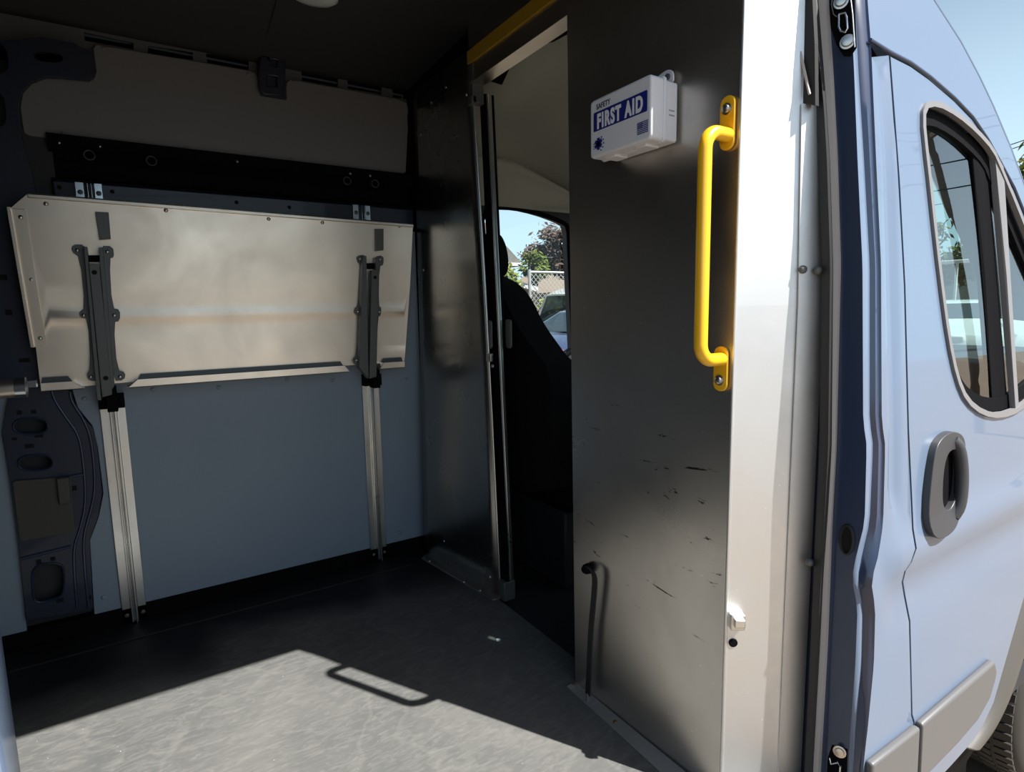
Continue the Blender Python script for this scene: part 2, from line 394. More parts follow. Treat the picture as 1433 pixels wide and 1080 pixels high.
# upper liner
UP = 2.47
up = pix([(130, 68), (135, 62), (230, 78), (346, 98), (357, 102), (361, 110), (362, 124), (370, 133), (392, 135), (399, 131), (401, 116), (407, 111), (480, 124), (560, 139), (570, 145), (571, 180), (568, 240), (561, 248), (450, 236), (200, 208), (42, 190), (34, 186), (31, 172), (28, 150), (31, 132), (44, 117), (66, 109), (90, 110), (124, 114), (132, 109), (135, 100), (132, 82)], UP)
o = plate(up, [], wall(UP), .010).build('wall_liner', M_LINERU, bevel=.002); tag(o, 'dark grey upper wall liner with notched top edge below the ceiling', 'wall panel')
rv = MB()
for px, py in ((145, 68), (347, 104), (411, 115), (545, 140), (88, 187), (261, 207), (532, 238), (408, 223)): rivet(rv, aty(px, py, UP-.001), (0, -1, 0), .007, .003)
rv.parts('push_rivet', M_LINERU, o, smooth=50)
# upper frame behind: beam with slots right under the ceiling
bm_out = pix([(-60, 0), (20, 12), (110, 34), (330, 60), (600, 110), (620, 160), (575, 160), (400, 132), (340, 118), (136, 80), (60, 70), (-60, 55)], 2.50)
hl = [pix(q, 2.50) for q in ([(117, 45), (187, 60), (187, 69), (119, 57)], [(207, 64), (270, 73), (270, 84), (207, 75)], [(288, 75), (348, 79), (348, 98), (290, 88)], [(421, 94), (473, 104), (473, 122), (423, 113)], [(486, 105), (534, 115), (534, 132), (487, 124)], [(548, 117), (590, 126), (590, 142), (550, 136)])]
o = plate(bm_out, hl, wall(2.50), .006).build('trim_4', mat('dark_beam_primer', (.10, .11, .12), .6)); st(o)
# bracket in the liner's notch
bk = empty('roof_bracket', aty(380, 133, 2.44), 'dark navy steel bracket in the notch of the upper wall liner', 'bracket')
ol = pix([(365, 78), (398, 82), (400, 96), (397, 130), (392, 134), (370, 132), (363, 125), (362, 100)], 2.43)
plate(ol, [pix([(379, 82), (389, 84), (388, 94), (378, 92)], 2.43), pix([(374, 105), (388, 107), (388, 122), (374, 120)], 2.43)], wall(2.43), .02).build('face', M_NAVY, bk, bevel=.003)
mb = MB(); mb.bb(Vector((ol[0][0]-.004, 2.45, ol[4][1])), Vector((ol[1][0]+.004, 2.49, ol[0][1]))); mb.build('body', M_NAVY, bk)

# long black beam channel between the liners
BM = MB()
xa, xb = -.19, 1.07
BM.prism([(xa, 2.50, 1.70), (xa, 2.455, 1.695), (xa, 2.45, 1.66), (xa, 2.50, 1.62), (xa, 2.51, 1.57), (xa, 2.46, 1.555), (xa, 2.46, 1.545), (xa, 2.53, 1.54), (xa, 2.53, 1.70)], (xb-xa, 0, 0))
bmr = BM.build('wall_beam', M_BLACK, smooth=30); tag(bmr, 'long black steel channel running between the upper liner and the table', 'beam')
NR = MB(); NR.bb((aty(72, 255, 2.445).x, 2.452, 1.46), (1.07, 2.53, 1.548)); nr = NR.build('mounting_rail', M_NAVY, bevel=.006); tag(nr, 'dark navy horizontal rail just above the hanging aluminium table', 'rail')
gm = MB()
for px, py in ((125, 217), (212, 225), (486, 253), (525, 257)):
    p = aty(px, py, 2.449); tt = [p+Vector((math.cos(a)*.015, 0, math.sin(a)*.015)) for a in [2*math.pi*k/20 for k in range(21)]]; gm.tube(tt, .0022, 6, False)
gm.parts('grommet', M_STEEL, bmr, smooth=60)
sc = MB()
for px, py in ((83, 200), (140, 205), (332, 226), (490, 243), (518, 246)): rivet(sc, aty(px, py, 2.452), (0, -1, 0), .0065, .006)
sc.parts('screw_head', M_BOLT, bmr, smooth=50)
# holes pressed in the rail
hs = MB()
for px, py in ((157, 268), (331, 283), (405, 290), (83, 262)):
    hs.lathe(aty(px, py, 2.4518), (0, -1, 0), [(0, .007), (.001, .006)], 12)
hs.parts('hole', M_VOID, nr)

# navy body post at the left with its slots
post = pix([(-40, 60), (60, 52), (104, 60), (112, 66), (125, 70), (132, 74), (134, 100), (131, 108), (124, 112), (90, 108), (66, 106), (44, 114), (29, 130), (25, 150), (29, 186), (36, 215), (44, 240), (56, 300), (75, 420), (80, 530), (98, 548), (108, 576), (129, 598), (135, 620), (143, 690), (137, 724), (125, 756), (130, 852), (37, 868), (26, 766), (14, 675), (3, 605), (8, 575), (14, 550), (-60, 545)], 2.43)
ph = [pix(smoothpoly(q, 2), 2.43) for q in ([(18, 586), (66, 584), (68, 607), (20, 608)], [(25, 638), (73, 635), (75, 657), (27, 659)], [(44, 790), (84, 786), (90, 798), (90, 828), (80, 838), (50, 844), (46, 830)], [(45, 71), (86, 74), (90, 88), (50, 86)], [(-8, 130), (6, 132), (10, 175), (-6, 178)], [(-10, 60), (8, 62), (14, 100), (-10, 104)])]
po = plate(post, ph, wall(2.43), .02, .08).build('trim_5', M_NAVY, bevel=.003); st(po)
# pressed rib following the wavy edge, and smaller details
rb = MB()
for pts, r in (([(72, 545), (76, 560), (95, 588), (108, 605), (115, 630), (121, 700), (112, 740), (103, 765), (104, 800), (108, 850)], .0045), ([(98, 548), (100, 562), (118, 588), (128, 615), (134, 680), (127, 715), (116, 750), (119, 800), (124, 850)], .0045)):
    pp = smoothpoly([tuple(aty(a, b, 2.428)) for a, b in pts], 2, False); rb.tube(pp, r, 8)
for z in ((20, 682, 118, 663), (28, 782, 100, 764)):
    rb.tube([aty(z[0], z[1], 2.43), aty(z[2], z[3], 2.43)], .006, 8)
for q in ph[:3]:
    n = len(q); rb.tube([Vector((q[i % n][0], 2.428, q[i % n][1])) for i in range(n+1)], .0035, 6, False)
rb.build('pressed_rib', M_NAVYG, po, smooth=60)
hb = MB()
for px, py, w, h in ((27, 577, 4, 4), (47, 576, 4, 4), (20, 614, 4, 3), (54, 610, 7, 3), (41, 624, 7, 4), (104, 683, 4, 5), (54, 786, 4, 4), (74, 782, 4, 4), (84, 840, 6, 4), (125, 836, 4, 4), (34, 504, 8, 4), (12, 437, 5, 5), (5, 388, 5, 5)):
    p = aty(px, py, 2.4285); k = w*.5*.0034; kk = h*.5*.0034; hb.bb(p-Vector((k, 0, kk)), p+Vector((k, .0012, kk)))
hb.parts('small_hole', M_VOID, po)
bk2 = MB(); bk2.bb((-.55, 2.475, .0), (-.18, 2.48, 1.9)); bk2.build('inner_sheet', M_CAB, po)
pt = plate(pix([(18, 677), (21, 673), (76, 669), (99, 667), (102, 706), (105, 740), (102, 744), (32, 757), (28, 754)], 2.422), [], wall(2.422), .006).build('sound_pad', mat('brown_grey_pad', (.075, .068, .06), .9), po)
bx = MB(); bx.prism([aty(a, b, 2.425) for a, b in ((80, 668), (97, 666), (100, 701), (84, 704))], (0, -.022, 0)); bx.build('pad_box', mat('brown_box', (.08, .072, .065), .8), po, bevel=.003)
# dark recess around the beam end
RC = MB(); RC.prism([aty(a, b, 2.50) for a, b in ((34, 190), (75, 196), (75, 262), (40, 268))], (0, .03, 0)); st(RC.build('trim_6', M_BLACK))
# tube end sticking in at the left
te = MB(); p0 = aty(-60, 550, 2.25); p1 = aty(22, 543, 2.25); te.tube([p0, p1], .028, 24)
tb = te.build('crossbar', M_TABLE, smooth=40); tag(tb, 'short silver round bar end poking in at the left edge before the navy post', 'bar')
te = MB(); te.tube([p1, p1+Vector((.025, 0, 0))], .031, 24); p2 = p1+Vector((.03, 0, 0)); te.box(p2+Vector((.01, 0, .01)), (.02, .03, .02)); te.build('end_cap', M_ZINC, tb, smooth=40)

# ceiling lamp
L = atz(438, -8, 2.06); cl = empty('ceiling_lamp', L, 'small pale oval dome lamp on the dark ceiling at the top of the view', 'lamp')
mb = MB(); mb.add([L+Vector((.075*math.cos(a)*s, .05*math.sin(a)*s, z)) for s, z in ((1, .02), (1, -.006), (.8, -.016), (.4, -.02)) for a in [2*math.pi*k/24 for k in range(24)]], [(i*24+k, i*24+(k+1) % 24, (i+1)*24+(k+1) % 24, (i+1)*24+k) for i in range(3) for k in range(24)]+[[72+k for k in range(24)]])
mb.build('lens', mat('milky_lens', (.6, .66, .66), .3), cl, smooth=60)
mb = MB(); mb.lathe(L+Vector((0, 0, .025)), (0, 0, -1), [(0, .06), (.012, .06)], 24); mb.build('base', M_WHITE, cl)
smb = MB(); smb.tube([atz(388, 2, 2.068), atz(366, 76, 2.062)], .003, 6); sm_ = smb.build('seam', M_CEIL, bpy.data.objects['ceiling'])

# ================================================================== tracks and hanging table
GT = 'vertical aluminium tracks on the far wall'
def track(xc, name_label, ztop=1.545):
    t = empty('wall_track', (xc, 2.43, .005), name_label, 'rail')
    t['group'] = GT
    mb = MB(); y = 2.444
    for x0, x1, d in ((-.037, -.009, .004), (-.009, -.004, .022), (.006, .011, .022), (.011, .037, .004), (-.009, .011, .006)):
        mb.bb((xc+x0, y-d, .006), (xc+x1, y, .79))
    mb.bb((xc+.004, y-.028, -.0), (xc+.0075, y, .795)); mb.bb((xc-.0015, y-.020, .006), (xc+.002, y, .79))
    mb.build('rail', M_TRACK, t, bevel=.0012)
    mb = MB()
    for x0, x1 in ((-.037, -.013), (.015, .037)): mb.bb((xc+x0, y-.004, 1.47), (xc+x1, y, ztop))
    mb.bb((xc+-.004, y-.018, 1.47), (xc-.001, y, ztop-.004)); mb.bb((xc+.006, y-.018, 1.47), (xc+.009, y, ztop-.004))
    mb.parts('top_end', M_ZINC, t, bevel=.001)
    mb = MB()
    for x, z in ((-.024, 1.513), (.026, 1.513), (-.024, .03), (.026, .03)): mb.lathe((xc+x, y-.004, z), (0, -1, 0), [(0, .008), (.003, .007), (.004, .004)], 12)
    mb.parts('screw', M_STEEL, t, smooth=50)
    mb = MB(); mb.bb((xc-.037, 2.40, .792), (xc+.037, 2.445, .84)); mb.bb((xc-.012, 2.365, .785), (xc+.018, 2.42, .87)); mb.lathe((xc+.022, 2.40, .815), (0, -1, 0), [(0, .006), (.006, .005)], 10)
    mb.build('slider', M_BLACK, t, bevel=.002)
    return t
TX1, TX2 = -.092, .832
track(TX1, 'vertical aluminium wall track below the left folding bracket, beside the navy post')
track(TX2, 'vertical aluminium wall track below the right folding bracket, near the steel partition')

TY = 2.372
tbl = empty('folding_table', aty(300, 535, TY), 'large hinged sheet aluminium table folded flat against the van wall', 'table')
def tsheet(u, v, d): return Vector((u, TY - .003*math.exp(-((v-1.105)/.018)**2) - .06*max(0, v-1.105) + .02*max(0, 1.105-v) + d, v))
outl = pix([(40, 273), (575, 315), (573, 400), (567, 500), (566, 506), (300, 524), (57, 546), (50, 485), (17, 292)], TY)
outl = [(a, b) for a, b in outl]
plate(outl, [], tsheet, .003, (.12, .012)).build('tabletop', M_TABLE, tbl, smooth=30)
# rim along the top and right
mb = MB(); a, b = [tsheet(*q, 0) for q in outl[:2]]
rim = [a, b, b+Vector((0, 0, -.012)), a+Vector((0, 0, -.012))]; mb.prism(rim, (0, -.008, 0)); mb.prism([a, b, b+Vector((0, 0, .004)), a+Vector((0, 0, .004))], (0, .02, 0))
mb.build('top_rim', M_TABLE, tbl, bevel=.002)
mb = MB(); q = pix([(14, 292), (36, 294), (65, 484), (46, 486)], TY-.012); mb.prism([Vector((u, tsheet(u, v, 0).y-.003, v)) for u, v in q], (0, -.004, 0))
q = pix([(11, 291), (16, 291), (48, 486), (43, 486)], TY-.012); mb.prism([Vector((u, tsheet(u, v, 0).y+.003, v)) for u, v in q], (0, -.022, 0))
ol_ = mb.build('edge_angle', M_TABLE, tbl, bevel=.001); tag(ol_, 'riveted angle strip at the left edge')
rv = MB()
for px, py in ((30, 305), (44, 391), (56, 473), (65, 286), (232, 295), (450, 312), (557, 317), (375, 307)):
    u, v = pix([(px, py)], TY-.008)[0]; p = tsheet(u, v, 0); rivet(rv, p+Vector((0, -.006 if px < 60 else 0, 0)), (0, -1, 0), .007, .004)
rv.parts('rivet', M_BOLT, tbl, smooth=50)
# J shaped lip in three runs along the lower edge
def lip(pxs):
    (x0, y0), (x1, y1), e0, e1 = pxs
    mb = MB(); Yl = TY-.032
    A = aty(x0, y0, Yl); B = aty(x1, y1, Yl); h = .026; z = min(A.z, B.z)
    a0, a1 = e0, e1
    front = [Vector((A.x, Yl, z)), Vector((B.x, Yl, z)), Vector((B.x-a1, Yl, z+h)), Vector((A.x+a0, Yl, z+h))]
    mb.prism(front, (0, .002, 0))
    mb.prism([Vector((A.x, Yl, z)), Vector((B.x, Yl, z)), Vector((B.x, TY+.01, z+.004)), Vector((A.x, TY+.01, z+.004))], (0, 0, .002))
    mb2 = MB(); mb2.prism([Vector((A.x+a0*.9, TY-.012, z+h*.7)), Vector((B.x-a1*.9, TY-.012, z+h*.7)), Vector((B.x-a1*1.25-.004, TY-.006, z+h+.016)), Vector((A.x+a0*1.25+.004, TY-.006, z+h+.016))], (0, .004, 0)); mb2.build('lip_shade_strip', M_STEEL, tbl)  # dark strip added for the shade behind the lip
    # slanted end webs
    for X, s in ((A.x, 1), (B.x, -1)):
        k = a0 if s > 0 else a1
        mb.prism([Vector((X, TY+.006, z)), Vector((X, Yl, z)), Vector((X+s*k, Yl, z+h)), Vector((X+s*k, TY+.006, z+h))], (s*.0015, 0, 0))
    return mb
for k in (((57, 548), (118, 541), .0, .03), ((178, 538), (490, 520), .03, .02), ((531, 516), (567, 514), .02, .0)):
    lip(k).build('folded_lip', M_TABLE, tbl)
# two folding brackets
def bracket(pts, lab):
    br = bpy.data.objects.new('folding_bracket', None); COL.objects.link(br); br.parent = tbl; bpy.context.view_layer.update()
    Yb = TY-.02
    q = pts
    def pr(pp, dy, off, name, m=M_STEEL, holes=[]):
        mb = MB(); mb.prism([Vector((aty(a, b, Yb-dy).x, Yb-dy, aty(a, b, Yb-dy).z)) for a, b in pp], (0, off, 0)); return mb.build(name, m, br, bevel=.0012)
    pr(q['stop'], .012, .03, 'stop_tab'); pr(q['lwing'], .0, .004, 'side_wing'); pr(q['rwing'], .0, .004, 'side_wing')
    pr(q['lweb'], .03, .034, 'side_web'); pr(q['rweb'], .03, .034, 'side_web')
    pr(q['arm'], .036, .022, 'arm')
    pr(q['gap'], .012, .03, 'hinge_block', M_BLACK)
    mb = MB()
    for a, b in q['rivets']: rivet(mb, aty(a, b, Yb-.001), (0, -1, 0), .006, .003)
    mb.parts('rivet', M_BOLT, br, smooth=50)
    mb = MB()
    for a, b in q['holes']: mb.lathe(aty(a, b, Yb-.0365), (0, -1, 0), [(0, .0075), (.0008, .007)], 12)
    mb.parts('hole', M_VOID, br)
    for c in br.children: pass
    return br
B1 = dict(stop=[(133, 296), (152, 297), (155, 334), (139, 335)],
  lwing=smoothpoly([(101, 342), (119, 342), (122, 358), (128, 431), (134, 520), (138, 533), (124, 533), (121, 524), (127, 516), (123, 446), (112, 444), (111, 436), (119, 431), (112, 360), (100, 352)], 1),
  rwing=smoothpoly([(140, 344), (158, 344), (160, 360), (153, 361), (157, 431), (168, 433), (168, 449), (159, 451), (164, 518), (176, 521), (174, 532), (158, 533), (152, 470), (145, 400)], 1),
  lweb=[(117, 345), (122, 345), (142, 560), (136, 560)], rweb=[(138, 346), (144, 346), (160, 540), (155, 548)],
  arm=[(124, 368), (139, 369), (157, 552), (143, 556)], gap=[(122, 357), (139, 357), (139, 366), (122, 366)],
  rivets=[(145, 308), (108, 350), (150, 352), (117, 441), (160, 441), (127, 527), (168, 527)], holes=[(132, 381), (148, 529)])
bracket(B1, 1)
B2 = dict(stop=[(525, 320), (537, 320), (537, 350), (526, 351)],
  lwing=smoothpoly([(499, 358), (510, 356), (513, 362), (510, 430), (507, 500), (505, 511), (495, 509), (495, 502), (500, 498), (503, 441), (497, 440), (497, 431), (503, 427), (505, 370), (500, 366)], 1),
  rwing=smoothpoly([(524, 359), (537, 357), (537, 371), (531, 372), (530, 428), (534, 430), (533, 442), (529, 443), (527, 510), (521, 512)], 1),
  lweb=[(508, 358), (513, 358), (516, 530), (503, 514)], rweb=[(526, 360), (530, 360), (527, 524), (523, 526)],
  arm=[(520, 378), (530, 378), (527, 527), (517, 530)], gap=[(515, 368), (529, 368), (529, 376), (515, 376)],
  rivets=[(532, 330), (504, 362), (532, 363), (501, 436), (531, 436), (499, 504)], holes=[(525, 388)])
bracket(B2, 2)

# ================================================================== partition
# left sheet
Pw0 = atz(595, 776, .002); Pn0 = atz(699, 834, .002); Pw1 = atz(579, 128, 2.03); Pn1 = atz(656, 70, 2.0)
pl = empty('partition_sheet', Pn0, 'dark brushed metal partition sheet between the far wall and the cab doorway', 'partition')
def psheet(s, t):   # s from wall to doorway, t up
    a = Pw0.lerp(Pw1, t); b = Pn0.lerp(Pn1, t); p = a.lerp(b, s); bow = .012*math.sin(math.pi*t); return p+Vector((0, -bow*s, 0))
rows = [[psheet(i/12, j/16) for i in range(13)] for j in range(17)]
MB().grid(rows).build('sheet', M_PANEL2, pl, smooth=60, solid=.003)
mb = MB(); mb.tube([psheet(1, t/12)+Vector((.004, -.002, 0)) for t in range(13)], .0045, 8); mb.build('edge_fold', M_TRACK, pl, smooth=60)
mb = MB(); f0 = atz(590, 782, 0); f1 = atz(690, 840, 0); mb.prism([f0, f1, atz(699, 838, 0), Pn0, Pw0], (0, 0, .003)); mb.build('floor_flange', M_PANEL, pl, bevel=.001)
mb = MB()
for a, b in ((601, 785), (649, 814), (672, 826)): rivet(mb, atz(a, b, .003), (0, 0, 1), .006, .004)
for s, t in ((.93, .93), (.35, .955), (.62, .965), (.13, .905), (.10, .63), (.30, .055), (.9, .03)): rivet(mb, psheet(s, t)+Vector((-.001, 0, 0)), (-1, 0, 0), .006, .004)
mb.parts('rivet', M_BOLT, pl, smooth=50)

# doorway post and header
J0 = Vector((1.125, 1.815, 0)); J1 = Vector((1.125, 1.90, 1.84))
dp = empty('doorway_post', J0, 'black and silver channel post on the left side of the cab doorway', 'post')
def bar(mb, a, b, w, d):   # upright bar, w along y, d along x
    mb.add([a+Vector((x*d/2, y*w/2, 0)) for x, y in ((-1, -1), (1, -1), (1, 1), (-1, 1))]+[b+Vector((x*d/2, y*w/2, 0)) for x, y in ((-1, -1), (1, -1), (1, 1), (-1, 1))], [(3, 2, 1, 0), (4, 5, 6, 7), (0, 1, 5, 4), (1, 2, 6, 5), (2, 3, 7, 6), (3, 0, 4, 7)]); return mb
bar(MB(), J0+Vector((0, -.006, .03)), J1+Vector((0, -.006, .02)), .036, .04).build('channel', M_BLACK, dp, bevel=.002)
bar(MB(), atx(716, 812, 1.098), atx(684, 132, 1.098), .012, .014).build('strike_strip', M_TRACK, dp, bevel=.002)
mb = MB(); mb.bb((1.09, 1.79, 0), (1.14, 1.83, .075)); mb.build('foot', M_STEEL, dp, bevel=.003)
for (a, b), xx in (((684, 468), 1.085), ((711, 467), 1.12)):
    p = atx(a, b, xx); mb = MB(); mb.prism([Vector((xx, p.y+u, p.z+w)) for u, w in rrect(-.018, -.052, .018, .052, .012)], (.006, 0, 0)); mb.build('latch_plate', M_STEEL, dp, bevel=.002)
mb = MB(); p = atx(685, 500, 1.08); mb.box(p, (.012, .035, .03)); p2 = atx(690, 512, 1.08); mb.lathe(p2, (-1, 0, 0), [(0, .008), (.006, .006)], 12); mb.build('latch', M_BOLT, dp, bevel=.002)

hd = empty('doorway_header', (1.07, 1.6, 1.9), 'metal header with a yellow strip across the top of the cab doorway', 'header')
ya, yb = 1.905, 1.20
mb = MB(); mb.bb((1.055, yb, 1.955), (1.062, ya, 1.998)); mb.build('yellow_strip', M_YTAPE, hd, bevel=.001)
mb = MB(); mb.bb((1.062, yb, 1.885), (1.075, ya, 2.09)); mb.bb((1.045, yb, 1.882), (1.10, ya-.03, 1.887)); mb.build('face_plate', M_PANEL, hd, bevel=.001)
mb = MB(); mb.bb((1.055, 1.87, 1.82), (1.10, 1.90, 1.95)); mb.box((1.06, 1.885, 1.83), (.02, .03, .03)); mb.build('hinge', M_STEEL, hd, bevel=.003)

# right sheet
FX, FY = 1.018, .757
pr_ = empty('partition_sheet', (1.01, 1.0, 0), 'wide scratched aluminium partition sheet behind the yellow handle and first aid box', 'partition')
face = [(1.264, .0), (.757, .0), (.757, 1.10), (.76, 2.07), (1.30, 2.07), (1.283, 1.9)]
def rf(u, v, d): return Vector((1.010+.008*(1.26-u)/.5+d, u, v))
plate(face, [], rf, .003, .1).build('face_sheet', M_PANEL, pr_)
side = MB(); a = [Vector((FX, FY, z)) for z in (0, 1.1, 2.07)]; b = [Vector((1.135, .678, 0)), Vector((1.135, .682, 1.1)), Vector((1.13, .71, 2.07))]
side.grid([a, b]); s_ = side.build('side_return', M_SIDE, pr_, solid=.003); tag(s_, 'sunlit folded return towards the body pillar')
mb = MB(); mb.tube([Vector((FX+.002, FY-.001, z)) for z in (0.002, 1.1, 2.07)], .004, 10); mb.build('fold', M_SIDE, pr_, smooth=60)
st2 = MB(); st2.grid([[Vector((1.12, .686-.002, z)) + Vector((0, .03*max(0, z-1.1), 0)) for z in (0, .6, 1.1, 1.485)], [Vector((1.172, .662, z)) + Vector((0, .03*max(0, z-1.1), 0)) for z in (0, .6, 1.1, 1.485)]])
st2.build('overlap_strip', M_SIDE, pr_, solid=.003)
mb = MB()
for px, py in ((1125, 377), (1147, 378), (1135, 787)):
    x = 1.127 if px == 1125 else 1.15; p = atx(px, py, x); mb.lathe(p+Vector((0, .004, 0)), (-.5, -.85, 0), [(0, .0085), (.006, .008), (.009, .004)], 14)
mb.parts('bolt', M_STEEL, pr_, smooth=50)
mb = MB(); mb.prism([atz(793, 961, 0), atz(925, 1082, 0), Vector((.985, .75, 0)), Vector((1.012, .757, 0)), Vector((1.009, 1.262, 0))], (0, 0, .003)); fl_ = mb.build('floor_flange', M_SIDE, pr_, bevel=.0008)
mb = MB()
for a_, b_ in ((803, 957), (861, 1010)): rivet(mb, atz(a_, b_, .003), (0, 0, 1), .006, .004)
mb.parts('rivet', mat('rusty_rivet', (.16, .09, .05), .6, .6), pr_, smooth=50)
# striker block and hole on the side return
sdir = Vector((.117, -.079, 0)).normalized(); sn = Vector((-.56, -.83, 0)).normalized()
kp = Vector((1.034, .745, 0)); kz = atx(1035, 870, 1.034).z
lk = MB(); cc = Vector((1.036, .744, kz)); rot = Matrix((( sdir.x, -sn.x, 0), (sdir.y, -sn.y, 0), (0, 0, 1)))
lk.box(cc+sn*.008, (.03, .016, .035), rot); lk.box(cc+sn*.018+Vector((0, 0, .004)), (.022, .022, .018), rot)
lo = lk.build('door_keeper', M_TRACK, pr_, bevel=.002)
mb = MB(); p = Vector((1.033, .747, atx(1032, 902, 1.033).z)); mb.lathe(p+sn*.001, sn, [(0, .0095), (.0025, .0095), (.003, .008)], 18); mb.build('rubber_plug', M_BLACK, pr_)

# black strap hanging down the sheet
sp = empty('rubber_strap', atx(826, 795, 1.0), 'black rubber strap hanging from a screw low on the right partition sheet', 'strap')
mb = MB()
def ribbon(mb, pts, wv, th):
    n = len(pts); vs = []
    for p in pts: vs += [p-wv, p+wv, p+wv+th, p-wv+th]
    fs = [(4*i+k, 4*i+(k+1) % 4, 4*i+4+(k+1) % 4, 4*i+4+k) for i in range(n-1) for k in range(4)]+[(3, 2, 1, 0), (4*n-4, 4*n-3, 4*n-2, 4*n-1)]
    mb.add(vs, fs)
sp_pts = smoothpoly([tuple(atx(a, b, .985)) for a, b in ((822, 794), (832, 803), (831, 830), (826, 880), (824, 930), (822, 972))], 2, False)
ribbon(mb, [Vector(q) for q in sp_pts], Vector((0, .0095, 0)), Vector((.004, 0, 0))); mb.build('strap_band', M_RUB, sp, smooth=40)
mb = MB(); mb.lathe(atx(824, 795, 1.004), (-1, 0, 0), [(0, .015), (.012, .014), (.02, .009)], 16); mb.build('screw_button', M_BLACK, sp, smooth=50)
mb = MB(); mb.tube([atx(822, 970, .985), atx(822, 990, .98), atx(823, 1004, .975)], [.003, .002, .0012], 6); mb.build('tail_pin', M_STEEL, sp)

# ================================================================== yellow grab handle
gh = empty('grab_handle', (1.0, .775, .93), 'bright yellow tubular grab handle bolted to the aluminium partition edge', 'handle')
XP = 1.003; yc = .781
for z0, z1 in ((1.405, 1.507), (.925, 1.018)):
    pp = rrect(yc-.017, z0, yc+.017, z1, .016, 8); mb = MB(); mb.prism([Vector((XP+.0125-.0, u, w)) for u, w in pp], (-.006, 0, 0)); mb.build('mounting_plate', M_YEL, gh, bevel=.0015)
path = []
def arc(c, r, a0, a1, n=8): return [Vector((c[0]+r*math.cos(R(a0+(a1-a0)*k/n)), yc-.004, c[1]+r*math.sin(R(a0+(a1-a0)*k/n)))) for k in range(n+1)]
xb_ = .943; rr_ = .034; zt, zb = 1.432, .992
path = [Vector((XP+.008, yc-.004, zt))]+arc((xb_+rr_, zt-rr_), rr_, 90, 180)+arc((xb_+rr_, zb+rr_), rr_, 180, 270)+[Vector((XP+.008, yc-.004, zb))]
MB().tube(path, .0135, 20).build('grip_bar', M_YEL, gh, smooth=50)
for z in (1.482, .948):
    mb = MB(); mb.lathe((XP+.007, yc, z), (-1, 0, 0), [(0, .011), (.003, .011), (.0031, .008), (.008, .0075), (.010, .004)], 16); mb.build('bolt', M_BOLT, gh, smooth=40)

# ================================================================== first aid box
FA = empty('first_aid_kit', (1.0, .99, 1.447), 'white plastic FIRST AID box with navy lettering mounted on the partition sheet', 'first aid box')
def xbox(x0, x1, y0, y1, z0, z1, r): mb = MB(); mb.prism([Vector((x0, u, w)) for u, w in rrect(y0, z0, y1, z1, r, 4)], (x1-x0, 0, 0)); return mb
xbox(.968, 1.008, .905, 1.093, 1.449, 1.570, .006).build('case_back', M_WHITE, FA, bevel=.003)
xbox(.928, .966, .903, 1.096, 1.446, 1.574, .010).build('case_lid', M_WHITE, FA, bevel=.005, seg=3)
xbox(.963, .971, .901, 1.097, 1.444, 1.576, .008).build('seam_lip', M_WHITE, FA, bevel=.0015)
mb = MB(); tp = [(.945+.0, 1.565), (1.035, 1.565), (1.02, 1.575)]
tab = smoothpoly([(.915, 1.566), (.913, 1.592), (.925, 1.603), (.945, 1.603), (.965, 1.596), (1.0, 1.583), (1.045, 1.566)], 2)
mb.prism([Vector((1.003, u, w)) for u, w in tab], (.004, 0, 0)); mb.build('hanging_tab', M_WHITE, FA, bevel=.001)
mb = MB(); mb.lathe((1.003, .928, 1.588), (-1, 0, 0), [(0, .0065), (.004, .006), (.005, .003)], 14); mb.build('screw', M_STEEL, FA, smooth=40)
for y in (1.045, .95):
    mb = MB(); mb.bb((.945, y-.016, 1.441), (.985, y+.016, 1.449)); mb.build('latch', M_WHITE, FA, bevel=.002)
FXF = .9275
def flat(pts, x, name, m, parent=FA): mb = MB(); mb.prism([Vector((x, u, w)) for u, w in pts], (.0008, 0, 0)); return mb.build(name, m, parent)
flat(rrect(.914, 1.503, 1.082, 1.5445, .002, 2), FXF-.0004, 'navy_band', M_BLUEINK)
def text(s, size, sx, loc, name, m, font_off=0, space=1.0, parent=FA):
    cu = bpy.data.curves.new(name, 'FONT'); cu.body = s; cu.size = size; cu.offset = font_off; cu.space_character = space; cu.extrude = .0004; cu.align_x = 'CENTER'
    to = bpy.data.objects.new(name, cu); COL.objects.link(to); bpy.context.view_layer.update()
    me = bpy.data.meshes.new_from_object(to.evaluated_get(bpy.context.evaluated_depsgraph_get())); bpy.data.objects.remove(to)
    T = Matrix(((0, 0, -1, loc[0]), (-1, 0, 0, loc[1]), (0, 1, 0, loc[2]), (0, 0, 0, 1))) @ Matrix.Diagonal((sx, 1, 1, 1))
    me.transform(T); me.transform(pw(parent).inverted()); me.materials.clear()
    return link(name, me, m, parent)
text('FIRST AID', .043, .64, (FXF-.0010, .998, 1.508), 'lettering', M_INKW, .0019, 1.22)
text('SAFETY', .0165, .85, (FXF-.0006, 1.049, 1.5495), 'lettering', M_INKD, 0)
